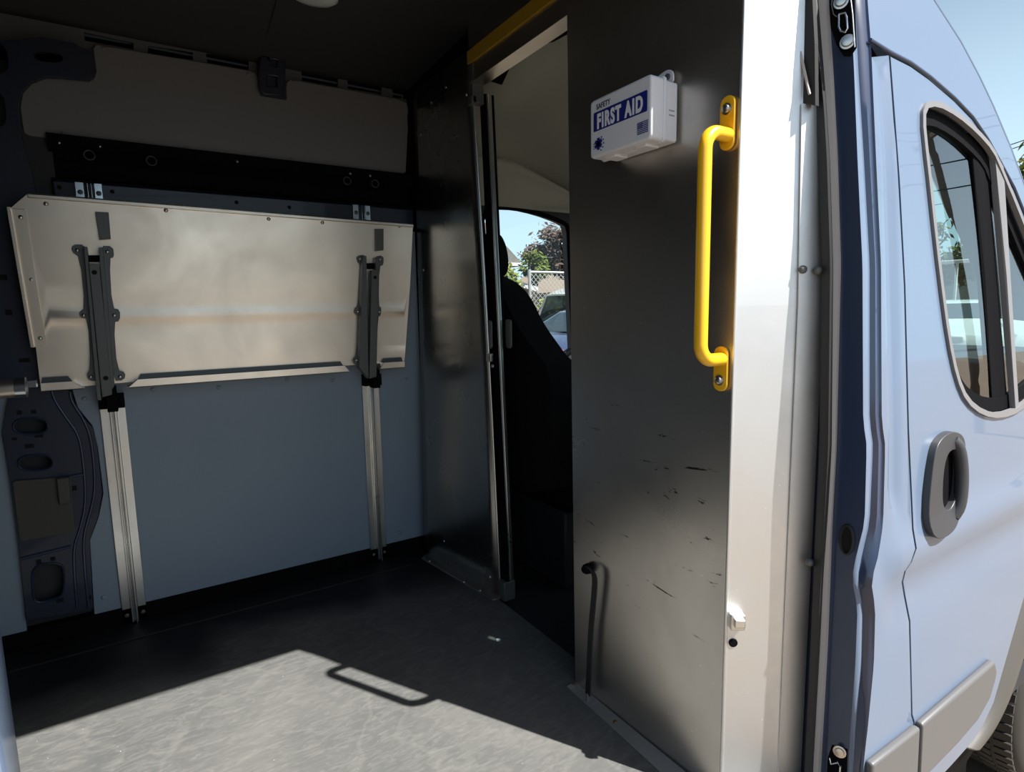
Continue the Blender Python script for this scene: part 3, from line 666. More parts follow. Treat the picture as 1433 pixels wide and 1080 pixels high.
# small flag
fg = MB(); fy0, fy1, fz0, fz1 = .911, .942, 1.462, 1.4855
h = (fz1-fz0)/13
for i in range(0, 13, 2): fg.prism([Vector((FXF-.0004, u, w)) for u, w in ((fy0, fz0+i*h), (fy1, fz0+i*h), (fy1, fz0+(i+1)*h), (fy0, fz0+(i+1)*h))], (.0008, 0, 0))
fg.prism([Vector((FXF-.0006, u, w)) for u, w in ((fy1-.014, fz0+6*h), (fy1, fz0+6*h), (fy1, fz1), (fy1-.014, fz1))], (.001, 0, 0))
fg.build('flag_print', M_BLUEINK, FA)
st_ = MB()
for i in range(5):
    for j in range(4):
        u = fy1-.002-i*.0025; w = fz1-.002-j*.0028; st_.prism([Vector((FXF-.0009, u+du, w+dw)) for du, dw in ((-.0005, 0), (0, -.0006), (.0005, 0), (0, .0006))], (.0003, 0, 0))
st_.build('flag_stars', M_INKW, FA)
# six armed cross emblem with leaf strokes
em = MB(); ec = (1.066, 1.474)
for a in (90, 30, 150):
    c, s = math.cos(R(a)), math.sin(R(a))
    em.prism([Vector((FXF-.0005, ec[0]+c*u-s*w, ec[1]+s*u+c*w)) for u, w in ((-.013, -.0042), (.013, -.0042), (.013, .0042), (-.013, .0042))], (.0008+a*1e-6, 0, 0))
for k in range(5):
    a = R(-60+28*k); p = (ec[0]-.018*math.cos(a), ec[1]-.001+.017*math.sin(a)); em.prism([Vector((FXF-.0005, p[0]+u, p[1]+w)) for u, w in ((-.0028, -.0006), (.001, .002), (.0024, .0006), (0, -.0018))], (.0008, 0, 0))
for k in range(3):
    p = (ec[0]+.014, ec[1]-.008+.005*k); em.prism([Vector((FXF-.0005, p[0]+u, p[1]+w)) for u, w in ((-.001, -.001), (.004, .000), (.001, .0014))], (.0008, 0, 0))
em.build('emblem', M_BLUEINK, FA)
mb = MB()
for z, w in ((1.5105, .014), (1.501, .009)):
    for k in range(4): mb.bb((.982+k*.0042, .9040, z-.0014), (.9848+k*.0042, .9046, z+.0014))
mb.parts('moulded_marks', M_INKG, FA)

# ================================================================== near side jamb (body pillar)
rowsy = [-140, 0, 93, 150, 222, 370, 480, 591, 605, 620, 640, 732, 775, 790, 810, 830, 850, 929, 1023, 1060, 1120, 1200]
C_seal0 = dict(y=[-140, 0, 145, 222, 370, 626, 803, 1023, 1200], x=[1110, 1119, 1141, 1145, 1150, 1146.5, 1138.5, 1129, 1120])
C_tanL = dict(y=[-140, 0, 111, 222, 370, 626, 714, 803, 897, 1023, 1200], x=[1138, 1145, 1154, 1161.5, 1166, 1164, 1159, 1152.5, 1148, 1141, 1131])
C_tanR = dict(y=[-140, 0, 111, 222, 370, 626, 714, 803, 897, 1023, 1200], x=[1152, 1160, 1167, 1172.6, 1177, 1171, 1166, 1162.5, 1159, 1152, 1142])
C_rL = dict(y=[-140, 0, 93, 222, 370, 591, 619, 732, 778, 809, 850, 929, 1023, 1200], x=[1180, 1190, 1195, 1200, 1207, 1208, 1213, 1210, 1198, 1192, 1200, 1197, 1190, 1180])
C_rR = dict(y=[-140, 0, 93, 222, 370, 591, 619, 732, 778, 809, 850, 929, 1023, 1200], x=[1187, 1197, 1201, 1209, 1217, 1217, 1222, 1217, 1206, 1200, 1207.5, 1206, 1197, 1186])
C_gr = dict(y=[-140, 0, 93, 222, 370, 591, 619, 732, 778, 809, 850, 929, 1023, 1200], x=[1193, 1205, 1210, 1217, 1225, 1225, 1230, 1227, 1217, 1208, 1216, 1215, 1206, 1193])
C_ed = dict(y=[-140, 0, 63, 222, 370, 591, 619, 732, 781, 814, 850, 929, 1023, 1055, 1200], x=[1208, 1214, 1219, 1226, 1233, 1234, 1239, 1236, 1228.6, 1218.6, 1225, 1223, 1214, 1210, 1197])
def colx(c, y): return (lerp(y-9, c['y'], c['x'])+lerp(y, c['y'], c['x'])+lerp(y+9, c['y'], c['x']))/3
rowsy = [-140+20*i for i in range(68)]
edge_x = lambda y: skn(colx(C_ed, y), y)
def jcol(c, X): return [atx(colx(c, y), y, X) for y in rowsy]
edge = []
for y in rowsy:
    x, z = edge_x(y); edge.append(Vector((x, ysk(z), z)))
xe = [p.x for p in edge]
seal0 = jcol(C_seal0, 1.150); tanL = jcol(C_tanL, 1.158); tanR = jcol(C_tanR, 1.172)
def jfrac(c, f, push=0):
    out = []
    for i, y in enumerate(rowsy):
        X = 1.172+(xe[i]-1.172)*f; out.append(atx(colx(c, y), y, X))
    return out
rL = jfrac(C_rL, .08); rR = jfrac(C_rR, .62); gr = jfrac(C_gr, .72)
bp = empty('body_pillar', (1.19, .62, -.05), 'navy painted inner door jamb with black seal beside the cab door', 'pillar')
seal_b = [p+Vector((.030, .010, 0)) for p in seal0]
mid = [a_.lerp(b_, .5)+Vector((-.012, -.012, 0)) for a_, b_ in zip(seal0, tanL)]
MB().grid([seal_b, seal0, mid, tanL]).build('door_seal', M_RUB, bp, smooth=60)
tm = [a_.lerp(b_, .5)+Vector((-.004, -.004, 0)) for a_, b_ in zip(tanL, tanR)]
MB().grid([tanL, tm, tanR]).build('seal_lip', M_TAN, bp, smooth=60)
jo = MB().grid([tanR, rL]).build('jamb_face', M_NAVYG, bp, smooth=40)
rm = [a_.lerp(b_, .5)+Vector((-.002, -.003, 0)) for a_, b_ in zip(rL, rR)]
MB().grid([rL, rm, rR]).build('jamb_ridge', M_PAINT, bp, smooth=80)
eb = [p+Vector((-.002, .004, 0)) for p in edge]
MB().grid([rR, gr, eb, edge]).build('jamb_groove', M_NAVYG, bp, smooth=50)
# closing back faces so light cannot leak through the pillar
back = [p+Vector((.02, .12, 0)) for p in seal0]
MB().grid([seal_b, back]).build('pillar_back', M_NAVY, bp)
mb = MB(); mb.grid([[Vector((1.23, .70, z)), Vector((1.23, .82, z))] for z in (-.05, 2.1)]); mb.build('pillar_inner', M_NAVY, bp, solid=.01)
# roller guide hardware, upper
def jp(px, py, f=.03, dx=-.006): return atx(px, py, 1.172+.06*f+dx)
hw = empty('striker_plate', jp(1180, 75), 'black bolted striker bracket at the top of the navy door jamb', 'bracket')
def jprism(pts, name, m, par, dx, th, bevel=.001, close=True):
    mb = MB(); mb.prism([jp(a, b, .03, dx) for a, b in pts], (th, .0, 0)); return mb.build(name, m, par, bevel=bevel)
jprism([(1166, -30), (1195, -30), (1197, 40), (1198, 66), (1190, 78), (1180, 78), (1170, 62), (1161, 35), (1158, 20)], 'recess', M_BLACK, hw, -.002, .004)
for (a_, b_) in ((1177, 3), (1186, 59)):
    mb = MB(); c = jp(a_, b_, .03, -.005); mb.lathe(c, (-.9, -.4, 0), [(0, .013), (.003, .013), (.0035, .010), (.009, .009), (.010, .004)], 16); mb.build('bolt', M_BOLT, hw, smooth=40)
lp = [(1174, 20), (1183, 18), (1185, 24), (1186, 40), (1183, 45), (1177, 44), (1174, 38)]
mb = MB(); c = [jp(a_, b_, .03, -.010) for a_, b_ in lp]; mb.tube(c+[c[0]], .0018, 8, False); c = [jp(a_, b_, .03, -.006) for a_, b_ in ((1188, -20), (1193, 20), (1196, 66))]; mb.tube(c, .0016, 6)
c = [jp(a_, b_, .03, -.006) for a_, b_ in ((1166, -10), (1164, 6), (1167, 20), (1172, 24))]; mb.tube(c, .0016, 6)
mb.build('wire_loop', M_ZINC, hw, smooth=60)
hw2 = empty('striker_plate', jp(1170, 1080), 'black bolted striker bracket at the bottom of the navy door jamb', 'bracket')
jprism([(1164, 1042), (1186, 1048), (1184, 1130), (1154, 1130), (1158, 1060)], 'recess', M_BLACK, hw2, -.003, .005)
mb = MB(); mb.lathe(jp(1175, 1051, .03, -.007), (-.9, -.4, .1), [(0, .0125), (.003, .0125), (.0035, .009), (.006, .008), (.007, .003)], 16); mb.build('bolt', M_BOLT, hw2, smooth=40)
mb = MB(); c = [jp(a_, b_, .03, -.010) for a_, b_ in ((1161, 1060), (1163, 1069), (1172, 1067), (1176, 1072), (1174, 1095))]; mb.tube(c, .002, 8); mb.build('wire_loop', M_ZINC, hw2, smooth=60)
pg = MB(); oc = [jp(1185+9*math.cos(a_), 755+20*math.sin(a_), .05, -.003) for a_ in [2*math.pi*k/18 for k in range(18)]]; pg.tube(oc+[oc[0]], .003, 6, False); o1 = pg.build('rubber_stopper', M_RUB, bp, smooth=60)
pg = MB(); pg.prism([jp(1185+8*math.cos(a_), 755+19*math.sin(a_), .05, -.002) for a_ in [2*math.pi*k/18 for k in range(18)]], (.003, 0, 0)); pg.build('stopper_hole', M_VOID, bp)
# dark strap with pale stitching at the top of the side return
dk = empty('door_check', Vector((1.13, .66, 1.6)), 'black wedge shaped tether with pale stitching at the top of the pillar', 'tether')
mb = MB(); mb.prism([atx(a_, b_, 1.126) for a_, b_ in ((1106, -60), (1134, -60), (1140, 60), (1141, 147), (1121, 144), (1114, 60), (1109, 0))], (.012, 0, 0)); mb.build('webbing', M_RUB, dk)
mb = MB(); mb.tube([atx(a_, b_, 1.122) for a_, b_ in ((1112, 24), (1117, 60), (1125, 96), (1133, 132))], .0028, 6); mb.build('stitching', M_TAN, dk)

# ================================================================== outside skin
def skf(u, v, d): return Vector((u, ysk(v)+d, v))
def groove(u, v):   # pressed flute beside the jamb
    if v < .66 or v > 1.60: return 0
    k = min(1, (v-.66)/.05, (1.60-v)/.03); x0 = 1.278+.010*(v-1.1)
    return .010*k*math.exp(-((u-x0)/.016)**2)
gapL = [skn(a_, b_) for a_, b_ in ((1245, 78), (1252, 170), (1258, 250), (1266, 400), (1271, 600), (1275, 740), (1274, 765), (1268, 785), (1263, 798), (1265, 815), (1270, 835), (1274, 870), (1276, 1000), (1279, 1010), (1278, 1075), (1277, 1110))]
gapT = [(1.316, 1.593), (1.40, 1.590), (1.484, 1.578), (1.60, 1.553), (1.693, 1.525), (1.77, 1.485), (1.843, 1.434), (1.92, 1.382), (1.988, 1.322), (2.10, 1.215), (2.25, 1.07), (2.40, .93)]
edge2 = [(p.x, p.z) for p in edge if p.z > -.14]
# quarter panel between jamb and gap line
ql = [p for p in edge2 if p[1] < 1.592]
qp = ql[::-1] if ql[0][1] < ql[-1][1] else ql          # from top downward
quarter = qp + [(gapL[-1][0]-.004, qp[-1][1])] + [(x-.0035, z) for x, z in gapL[::-1]]
quarter = [p for p in quarter]
def crease(u, v): return -.012*math.exp(-((v-.575)/.045)**2) + .006*math.exp(-((v-.49)/.06)**2)
qf = lambda u, v, d: Vector((u, ysk(v)+groove(u, v)+crease(u, v)*min(1, max(0, (u-1.22)/.06))+d, v))
bd = plate(quarter, [], qf, .004, (.012, .03)).build('wall_near_quarter', M_PAINT, smooth=50); st(bd)
# skin over the door, up to the roof line
top_e = [p for p in edge2 if p[1] >= 1.592]
top_e.sort(key=lambda p: p[1])
sil = [(1.20, 2.03), (1.28, 1.985), (1.42, 1.885), (1.562, 1.775), (1.677, 1.700), (1.76, 1.635), (1.828, 1.576), (1.922, 1.484), (1.992, 1.402), (2.10, 1.30), (2.25, 1.15), (2.42, .99)]
over = [(x, z+.0045) for x, z in gapT[::-1]] + [(1.236, 1.600)] + top_e + [(1.16, 2.03)]
over = [(2.44, .94)] + [(x, z+.005) for x, z in gapT[::-1][1:]] + [(1.236, 1.600)] + [p for p in top_e if p[1] < 2.0] + sil
ov = plate(over, [], skf, .004, (.05, .04)).build('roof_side', M_PAINT, smooth=50); st(ov)
# cab roof and windscreen frame curving over from the side skin
rws = []
for x, z in sil: rws.append([Vector((x, ysk(z), z)), Vector((x+.01, ysk(z)+.03, z+.022)), Vector((x+.02, ysk(z)+.09, z+.04)), Vector((x+.03, ysk(z)+.22, z+.055))])
st(MB().grid(rws).build('trim_7', M_PAINT, smooth=60, solid=.006))
rws = []
for x, z in sil[:10]:
    zm = 2.14-max(0, x-1.45)*.74
    rws.append([Vector((x+.03, y, (z+.055)*(1-k)+max(zm, z+.06)*k)) for y, k in ((.82, 0), (.90, .6), (1.05, .95), (1.6, 1), (2.15, .95), (2.42, .5))])
st(MB().grid(rws).build('roof', M_PAINT, smooth=60, solid=.01))
# gutter strip
mb = MB(); mb.tube([Vector((x, ysk(z)-.001, z+.004)) for x, z in ([(1.24, 1.600)]+gapT)], .0035, 8); st(mb.build('trim_8', M_NAVYG, smooth=60))

# door outline
bottom = [(2.30, .60), (2.16, .45), (2.022, .28), (1.96, .20), (1.925, .145), (1.885, .08), (1.854, .03), (1.80, -.012), (1.743, -.034), (1.62, -.045), (1.50, -.052), (1.397, -.055)]
gl = [(x+.0035, z) for x, z in gapL if z > -.05]
door = gl[::-1] + [(x+.002, z-.004) for x, z in gapT] + [(2.42, .85), (2.38, .70)] + bottom
win = smoothpoly([(1.435, 1.512), (1.50, 1.530), (1.60, 1.522), (1.70, 1.500), (1.79, 1.468), (1.835, 1.425), (2.10, 1.185), (2.28, 1.01), (2.26, .90), (2.10, .855), (1.93, .815), (1.80, .812), (1.69, .832), (1.60, .872), (1.55, .93), (1.512, 1.02), (1.478, 1.15), (1.445, 1.32), (1.424, 1.45)], 1)
def crease(u, v): return -.012*math.exp(-((v-.575)/.045)**2) + .006*math.exp(-((v-.49)/.06)**2)
df = lambda u, v, d: Vector((u, ysk(v)+crease(u, v)+d, v))
d1 = plate(door, [win], df, .004, (.06, .03)).build('door_1', M_PAINT, smooth=50); st(d1)
# seal round the window
def inset(poly, k):
    n = len(poly); out = []
    for i in range(n):
        a_, b_ = poly[i-1], poly[(i+1) % n]; tx, tz = b_[0]-a_[0], b_[1]-a_[1]; l = math.hypot(tx, tz) or 1
        out.append((poly[i][0]+k*tz/l, poly[i][1]-k*tx/l))
    return out
wi = inset(win, .009) if inside(inset(win, .012)[0], win) else inset(win, -.009)
wi2 = inset(win, .044) if inside(inset(win, .012)[0], win) else inset(win, -.044)
wo = inset(win, -.004) if inside(inset(win, .012)[0], win) else inset(win, .004)
M_SEALG = mat('grey_window_seal', (.17, .165, .17), .45)
plate(wo, [wi], lambda u, v, d: Vector((u, ysk(v)-.006+d, v)), .012).build('window_seal', M_SEALG, d1, smooth=50)
q1 = [(1.842, 1.45), (1.868, 1.45), (1.935, .80), (1.900, .80)]
plate([(1.800, 1.47), (1.850, 1.44), (1.925, .81), (1.902, .81)], [], lambda u, v, d: Vector((u, ysk(v)-.004+d, v)), .012, .1).build('window_divider', M_SEALG, d1)
plate([(1.715, 1.50), (1.80, 1.46), (1.902, .815), (1.805, .815)], [], lambda u, v, d: Vector((u, ysk(v)+.012+d, v)), .012, .1).build('window_channel', M_BLACK, d1)
plate(wi, [wi2], lambda u, v, d: Vector((u, ysk(v)+.010+d, v)), .010).build('window_gasket', M_BLACK, d1, smooth=50)
gp = [p for p in wi]
g1 = plate(gp, [], lambda u, v, d: Vector((u, .576+.075*(v-.85)+.035*(v-.85)**2, v)), 0, (.2, .02)).build('window_pane', M_GLASS, d1, smooth=80)
# dark bodywork behind the door gap
plate([(1.29, -.04), (1.36, -.04), (1.44, .6), (1.39, 1.55), (1.28, 1.62), (1.26, .6)], [], lambda u, v, d: Vector((u, ysk(v)+.022+d, v)), .004, .1).build('gap_liner', M_VOID, d1)
dkl = plate(door, [wo], lambda u, v, d: Vector((u, ysk(v)+.05+d, v)), .004, .1).build('inner_trim', M_CAB, d1)
# sill trim moulding
tr = [(1.388, .176), (1.60, .180), (1.786, .182), (1.806, .150), (1.795, .115), (1.772, .079), (1.711, .050), (1.590, .036), (1.45, .030), (1.394, .030)]
plate(tr, [], lambda u, v, d: Vector((u, ysk(v)-.016+d, v)), .018).build('sill_moulding', M_TRIM, d1, bevel=.007, seg=3)
tq = [(1.172, .180), (1.378, .174), (1.386, .030), (1.18, .030)]
plate(tq, [], lambda u, v, d: Vector((u, ysk(v)-.016+d, v)), .018).build('sill_moulding', M_TRIM, bd, bevel=.007, seg=3)
# door handle
hnd = smoothpoly([(1.440, .806), (1.50, .818), (1.560, .800), (1.572, .760), (1.566, .690), (1.548, .640), (1.510, .602), (1.45, .590), (1.395, .598), (1.384, .640), (1.398, .720), (1.415, .780)], 2)
hh = smoothpoly([(1.485, .775), (1.53, .772), (1.535, .72), (1.525, .665), (1.49, .640), (1.455, .650), (1.452, .70), (1.462, .75)], 2)
sh = lambda k: (lambda u, v, d: Vector((u, ysk(v)+crease(u, v)-k+d, v)))
ho = plate(hnd, [hh], sh(.015), .017).build('door_handle', M_HANDLE, d1, bevel=.006, seg=3)
plate(hh, [], sh(.003), .002, .03).build('cup', M_BLACK, ho)
mb = MB(); mb.tube(smoothpoly([tuple(sh(.006)(1.520, .792, 0)), tuple(sh(.016)(1.532, .775, 0)), tuple(sh(.020)(1.537, .71, 0)), tuple(sh(.018)(1.528, .645, 0)), tuple(sh(.006)(1.515, .620, 0))], 2, False), .0135, 14); mb.build('pull', M_HANDLE, ho, smooth=60)
# fender and wheel arch flare in front of the door
fen = [(2.43, .92), (2.43, .70), (2.31, .60), (2.17, .455), (2.035, .28), (2.10, .33), (2.25, .44), (2.50, .48), (2.75, .43), (2.95, .28), (3.08, .05), (3.35, .05), (3.4, .6), (2.9, .85), (2.6, .95)]
o = plate(fen, [], lambda u, v, d: Vector((u, ysk(v)+max(0, (u-2.7))*.35+d, v)), .004, .08).build('wall_near_fender', M_PAINT, smooth=50); st(o)
fo = smoothpoly([(1.70, -.045), (1.78, -.035), (1.854, .015), (1.925, .135), (2.022, .27), (2.15, .43), (2.35, .55), (2.55, .58), (2.8, .5), (3.0, .3), (3.1, .05)], 2, False)
fi = smoothpoly([(1.80, -.085), (1.87, -.075), (1.93, -.045), (1.99, .005), (2.06, .10), (2.18, .26), (2.36, .36), (2.55, .39), (2.78, .31), (2.93, .15), (3.0, -.05)], 2, False)
rws = []
for (x0, z0), (x1, z1) in zip(fo, fi):
    def q(t, dy): z = z0+(z1-z0)*t; return Vector((x0+(x1-x0)*t, ysk(z)+dy, z))
    rws.append([q(-.12, .045), q(.10, .040), q(.22, .030), q(.40, .006), q(.60, -.003), q(.9, -.002), q(1, .006), q(1.0, .022)])
st(MB().grid(rws).build('trim_9', M_LINERTAN, smooth=50, solid=.006))
# underbody
mb = MB(); mb.bb((-2.3, .60, -.30), (1.93, 2.60, -.065)); st(mb.build('trim_10', M_BLACK))
mb = MB(); mb.prism([(1.16, .545, -.06), (1.9, .545, -.06), (1.9, .60, -.24), (-2.3, .60, -.24), (-2.3, .545, -.10), (1.16, .545, -.10)], (0, .02, 0)); st(mb.build('trim_11', M_BLACK))

# wheel
wc = Vector((2.55, .0, -.20)); wh = empty('wheel', (2.55, .66, -.55), 'grooved black front tyre in the wheel arch at the right edge', 'wheel')
mb = MB(); prof = [(.570, .22), (.560, .27), (.566, .315), (.585, .340), (.61, .348), (.68, .350), (.75, .348), (.78, .340), (.80, .315), (.81, .27), (.80, .22)]
mb.lathe((wc.x, 0, wc.z), (0, 1, 0), prof, 64); ty = mb.build('tyre', M_TYRE, wh, smooth=50)
mb = MB()
for k in range(64):
    a_ = 2*math.pi*k/64; c, s = math.cos(a_), math.sin(a_)
    for y0, y1, sk_ in ((.578, .625, .6), (.635, .672, -.5), (.682, .720, .5), (.730, .785, -.6)):
        w = .0125; vs = []
        for r in (.345, .3565 if .63 < y0 < .72 else .353):
            for (dy, dw) in ((y0, -w), (y1, -w), (y1, w), (y0, w)):
                aa = a_+(dw+(dy-y0)*sk_*.25)/.35; vs.append((wc.x+r*math.cos(aa), dy, wc.z+r*math.sin(aa)))
        mb.add(vs, [(3, 2, 1, 0), (4, 5, 6, 7), (0, 1, 5, 4), (1, 2, 6, 5), (2, 3, 7, 6), (3, 0, 4, 7)])
mb.build('tread', M_TYRE, wh)
mb = MB(); mb.lathe((wc.x, .553, wc.z), (0, 1, 0), [(0, .225), (.01, .21), (.03, .19), (.05, .08), (.03, .05), (.03, .001)], 32); mb.build('rim', mat('steel_rim', (.3, .3, .3), .4, .7), wh, smooth=40)

# near rear jamb with the open sliding door at the left edge
mb = MB(); mb.grid([[Vector((-.115, .60+0*z, z)), Vector((-.121, .575, z)), Vector((-.15, ysk(z), z)), Vector((-.6, ysk(z), z)), Vector((-2.36, ysk(z), z))] for z in [-.2+.1*i for i in range(23)]]); st(mb.build('wall_near_rear', M_PAINT, smooth=40, solid=.004))
mb = MB(); mb.bb((-.22, .60, -.03), (-.165, .70, 1.9)); st(mb.build('trim_12', M_NAVY))

# ================================================================== cab interior
# headliner sections (y, z) swept along x
hp = [(.95, 2.0), (1.5, 2.02), (1.95, 1.98), (2.2, 1.93), (2.33, 1.86), (2.38, 1.80), (2.36, 1.775), (2.30, 1.772), (2.285, 1.75), (2.30, 1.715), (2.36, 1.67), (2.41, 1.62), (2.44, 1.59)]
hp = smoothpoly(hp, 2, False)
st(MB().grid([[Vector((x, y, z - max(0, x-1.5)*.62*min(1, max(0, (z-1.6)/.3)))) for y, z in hp] for x in (1.13, 1.35, 1.5, 1.8, 2.05)]).build('ceiling', M_HEAD, smooth=40, solid=.006))
mb = MB(); c = aty(748, 258, 2.36); mb.tube(smoothpoly([tuple(aty(a_, b_, 2.345)) for a_, b_ in ((733, 256), (742, 262), (755, 263), (766, 261))], 2, False), .008, 10); o = mb.build('cab_grip', M_HEAD, smooth=50); tag(o, 'cream moulded grip above the driver side window inside the cab', 'handle')
# black arch put in as the shade of the gap above the headliner
mb = MB(); mb.prism([atx(a_, b_, 1.115) for a_, b_ in ((660, 108), (800, 12), (800, 42), (770, 58), (735, 66), (712, 90), (699, 118), (680, 112))], (.01, 0, 0)); st(mb.build('trim_13', M_BLACK))
# driver door with window
wd = smoothpoly([(1.40, 1.50), (1.45, 1.585), (1.60, 1.592), (1.75, 1.575), (1.88, 1.545), (1.925, 1.525), (1.93, 1.40), (1.945, 1.1), (1.96, .82), (1.5, .84)], 1)
dd = [(1.13, -.3), (1.13, 1.9), (2.0, 1.72), (2.2, 1.60), (2.6, 1.2), (3.0, .85), (3.0, -.3)]
d2 = plate(dd, [wd], lambda u, v, d: Vector((u, 2.45+d, v)), .05, .2).build('door_2', M_CAB); st(d2)
n = len(wd); mb = MB(); mb.tube([Vector((wd[i % n][0], 2.447, wd[i % n][1])) for i in range(n+1)], .012, 8, False); mb.build('window_gasket', M_BLACK, d2, smooth=60)
plate(wd, [], lambda u, v, d: Vector((u, 2.475+d, v)), 0).build('window_pane', M_GLASSC, d2)
# seat
se = empty('driver_seat', (1.5, 2.0, -.018), 'black cab seat seen from behind through the partition doorway', 'seat')
SX = 1.34
bo = [(703, 385), (712, 389), (722, 394), (735, 405), (747, 422), (756, 442), (768, 462), (781, 480), (792, 495), (803, 506), (812, 530), (815, 620)]
bp_ = [(atx(a_, b_, SX).y, atx(a_, b_, SX).z) for a_, b_ in bo]
top = bp_[0]; bk_o = bp_ + [(1.66, .40), (2.30, .40), (2.42, .75), (2.40, 1.0), (2.33, 1.12), (2.25, top[1])]
bk_o = [(y, z) for y, z in bk_o]
plate(smoothpoly(bk_o, 1), [], lambda u, v, d: Vector((SX-d, u, v)), .13).build('backrest', M_SEAT, se, bevel=.025, seg=4)
hr = [(atx(a_, b_, SX+.02).y, atx(a_, b_, SX+.02).z) for a_, b_ in ((699, 327), (704, 332), (709, 344), (712, 360), (712, 376), (708, 386), (700, 388))]
hr = hr + [(2.38, hr[-1][1]), (2.43, (hr[0][1]+hr[-1][1])/2), (2.40, hr[0][1])]
plate(smoothpoly(hr, 1), [], lambda u, v, d: Vector((SX+.02-d, u, v)), .09).build('headrest', M_SEAT, se, bevel=.02, seg=4)
mb = MB(); mb.bb((SX+.05, 1.72, .30), (1.90, 2.28, .46)); mb.build('cushion', M_SEAT, se, bevel=.04, seg=4)
mb = MB(); mb.bb((SX+.02, 1.76, -.018), (1.80, 2.24, .30)); mb.build('seat_box', M_CAB, se, bevel=.01)
mb = MB(); mb.tube([(SX+.05, 2.2, 1.1), (SX+.05, 2.2, 1.25)], .008, 8); mb.tube([(SX+.05, 2.35, 1.1), (SX+.05, 2.35, 1.25)], .008, 8); mb.parts('headrest_post', M_BOLT, se)
mb = MB(); c = atx(790, 578, 1.33); mb.tube([c+Vector((0, .05, .03)), c, c+Vector((0, -.04, -.015)), c+Vector((0, -.03, -.10))], .018, 12); mb.build('lever', M_CAB, se, smooth=60)
# floor box behind the seat
mb = MB(); mb.bb((1.30, 1.25, -.018), (1.55, 1.55, .30)); mb.bb((1.32, 1.30, .30), (1.5, 1.5, .36)); o = mb.build('cab_console', M_CAB, bevel=.015); tag(o, 'dark low console on the cab floor beyond the doorway', 'console')
ps = empty('passenger_seat', (1.55, 1.0, -.018), 'dark passenger seat behind the cab door glass', 'seat')
plate(smoothpoly([(.76, .42), (1.30, .42), (1.31, .9), (1.24, 1.10), (1.12, 1.16), (.94, 1.16), (.82, 1.10), (.75, .9)], 1), [], lambda u, v, d: Vector((1.36+d-.1*(v-.9)*.5, u, v)), .13).build('backrest', M_SEAT, ps, bevel=.02, seg=3)
mb = MB(); mb.bb((1.38, .92, 1.20), (1.48, 1.14, 1.40)); mb.build('headrest', M_SEAT, ps, bevel=.03, seg=4)
mb = MB(); mb.bb((1.38, .78, .30), (1.90, 1.28, .46)); mb.build('cushion', M_SEAT, ps, bevel=.04, seg=4)
mb = MB(); mb.bb((1.38, .80, -.018), (1.80, 1.24, .30)); mb.build('seat_box', M_CAB, ps)
mb = MB(); mb.tube([(1.43, .97, 1.1), (1.43, .97, 1.22)], .008, 8); mb.tube([(1.43, 1.09, 1.1), (1.43, 1.09, 1.22)], .008, 8); mb.parts('headrest_post', M_BOLT, ps)
# dashboard, steering wheel
mb = MB(); mb.prism([(2.30, .68, .24), (2.30, .68, .55), (2.22, .68, .80), (2.30, .68, .90), (2.75, .68, .93), (3.0, .68, .85), (3.0, .68, .24)], (0, 1.76, 0)); da = mb.build('dashboard', M_CAB, smooth=None, bevel=.02, seg=3); tag(da, 'dark dashboard seen through the passenger door window', 'dashboard')
stw = empty('steering_wheel', (2.12, 2.0, .95), 'dark steering wheel seen through the passenger door window', 'steering wheel')
mb = MB(); ax = Vector((-.75, 0, .66)).normalized(); u_ = Vector((0, 1, 0)); w_ = ax.cross(u_); cc_ = Vector((2.12, 2.0, .95))
mb.tube([cc_+(u_*math.cos(a_)+w_*math.sin(a_))*.2 for a_ in [2*math.pi*k/32 for k in range(33)]], .015, 10, False); mb.build('rim', M_RUB, stw, smooth=60)
mb = MB(); mb.lathe(cc_-ax*.02, ax, [(-.15, .03), (0, .05), (.03, .07), (.04, .05)], 16)
for a_ in (0, 180, 270): mb.tube([cc_, cc_+(u_*math.cos(R(a_))+w_*math.sin(R(a_)))*.2], .012, 8)
mb.build('hub', M_CAB, stw, smooth=50)
# windscreen
wsb = [Vector((3.02, y, .90)) for y in (.72, 2.40)]; wst = [Vector((2.10, y, 1.66)) for y in (.80, 2.34)]
w1 = MB().grid([wsb, wst]).build('window_1', M_GLASSC); st(w1)
mb = MB(); mb.tube([wst[0], wst[1]], .03, 8); mb.tube([wsb[0], wst[0]], .022, 8); mb.tube([wsb[1], wst[1]], .022, 8); mb.tube([wsb[0]+Vector((0, 0, -.02)), wsb[1]+Vector((0, 0, -.02))], .03, 8); mb.build('window_frame', M_BLACK, w1, smooth=60)
wp = MB(); wp.tube([Vector((3.02, 1.9, .93)), Vector((2.62, 1.25, 1.27))], .010, 8); wp.build('wiper', M_BLACK, w1)
mb = MB(); mb.grid([[Vector((3.02, y, .86+.02*math.sin((y-.6)*1.6))) for y in (.72, 1.2, 1.6, 2.0, 2.40)], [Vector((3.35, y, .74)) for y in (.80, 1.2, 1.6, 2.0, 2.35)], [Vector((3.55, y, .45)) for y in (.9, 1.2, 1.6, 2.0, 2.25)], [Vector((3.6, y, -.2)) for y in (.9, 1.2, 1.6, 2.0, 2.25)]]); st(mb.build('trim_14', M_PAINT, smooth=60, solid=.01))

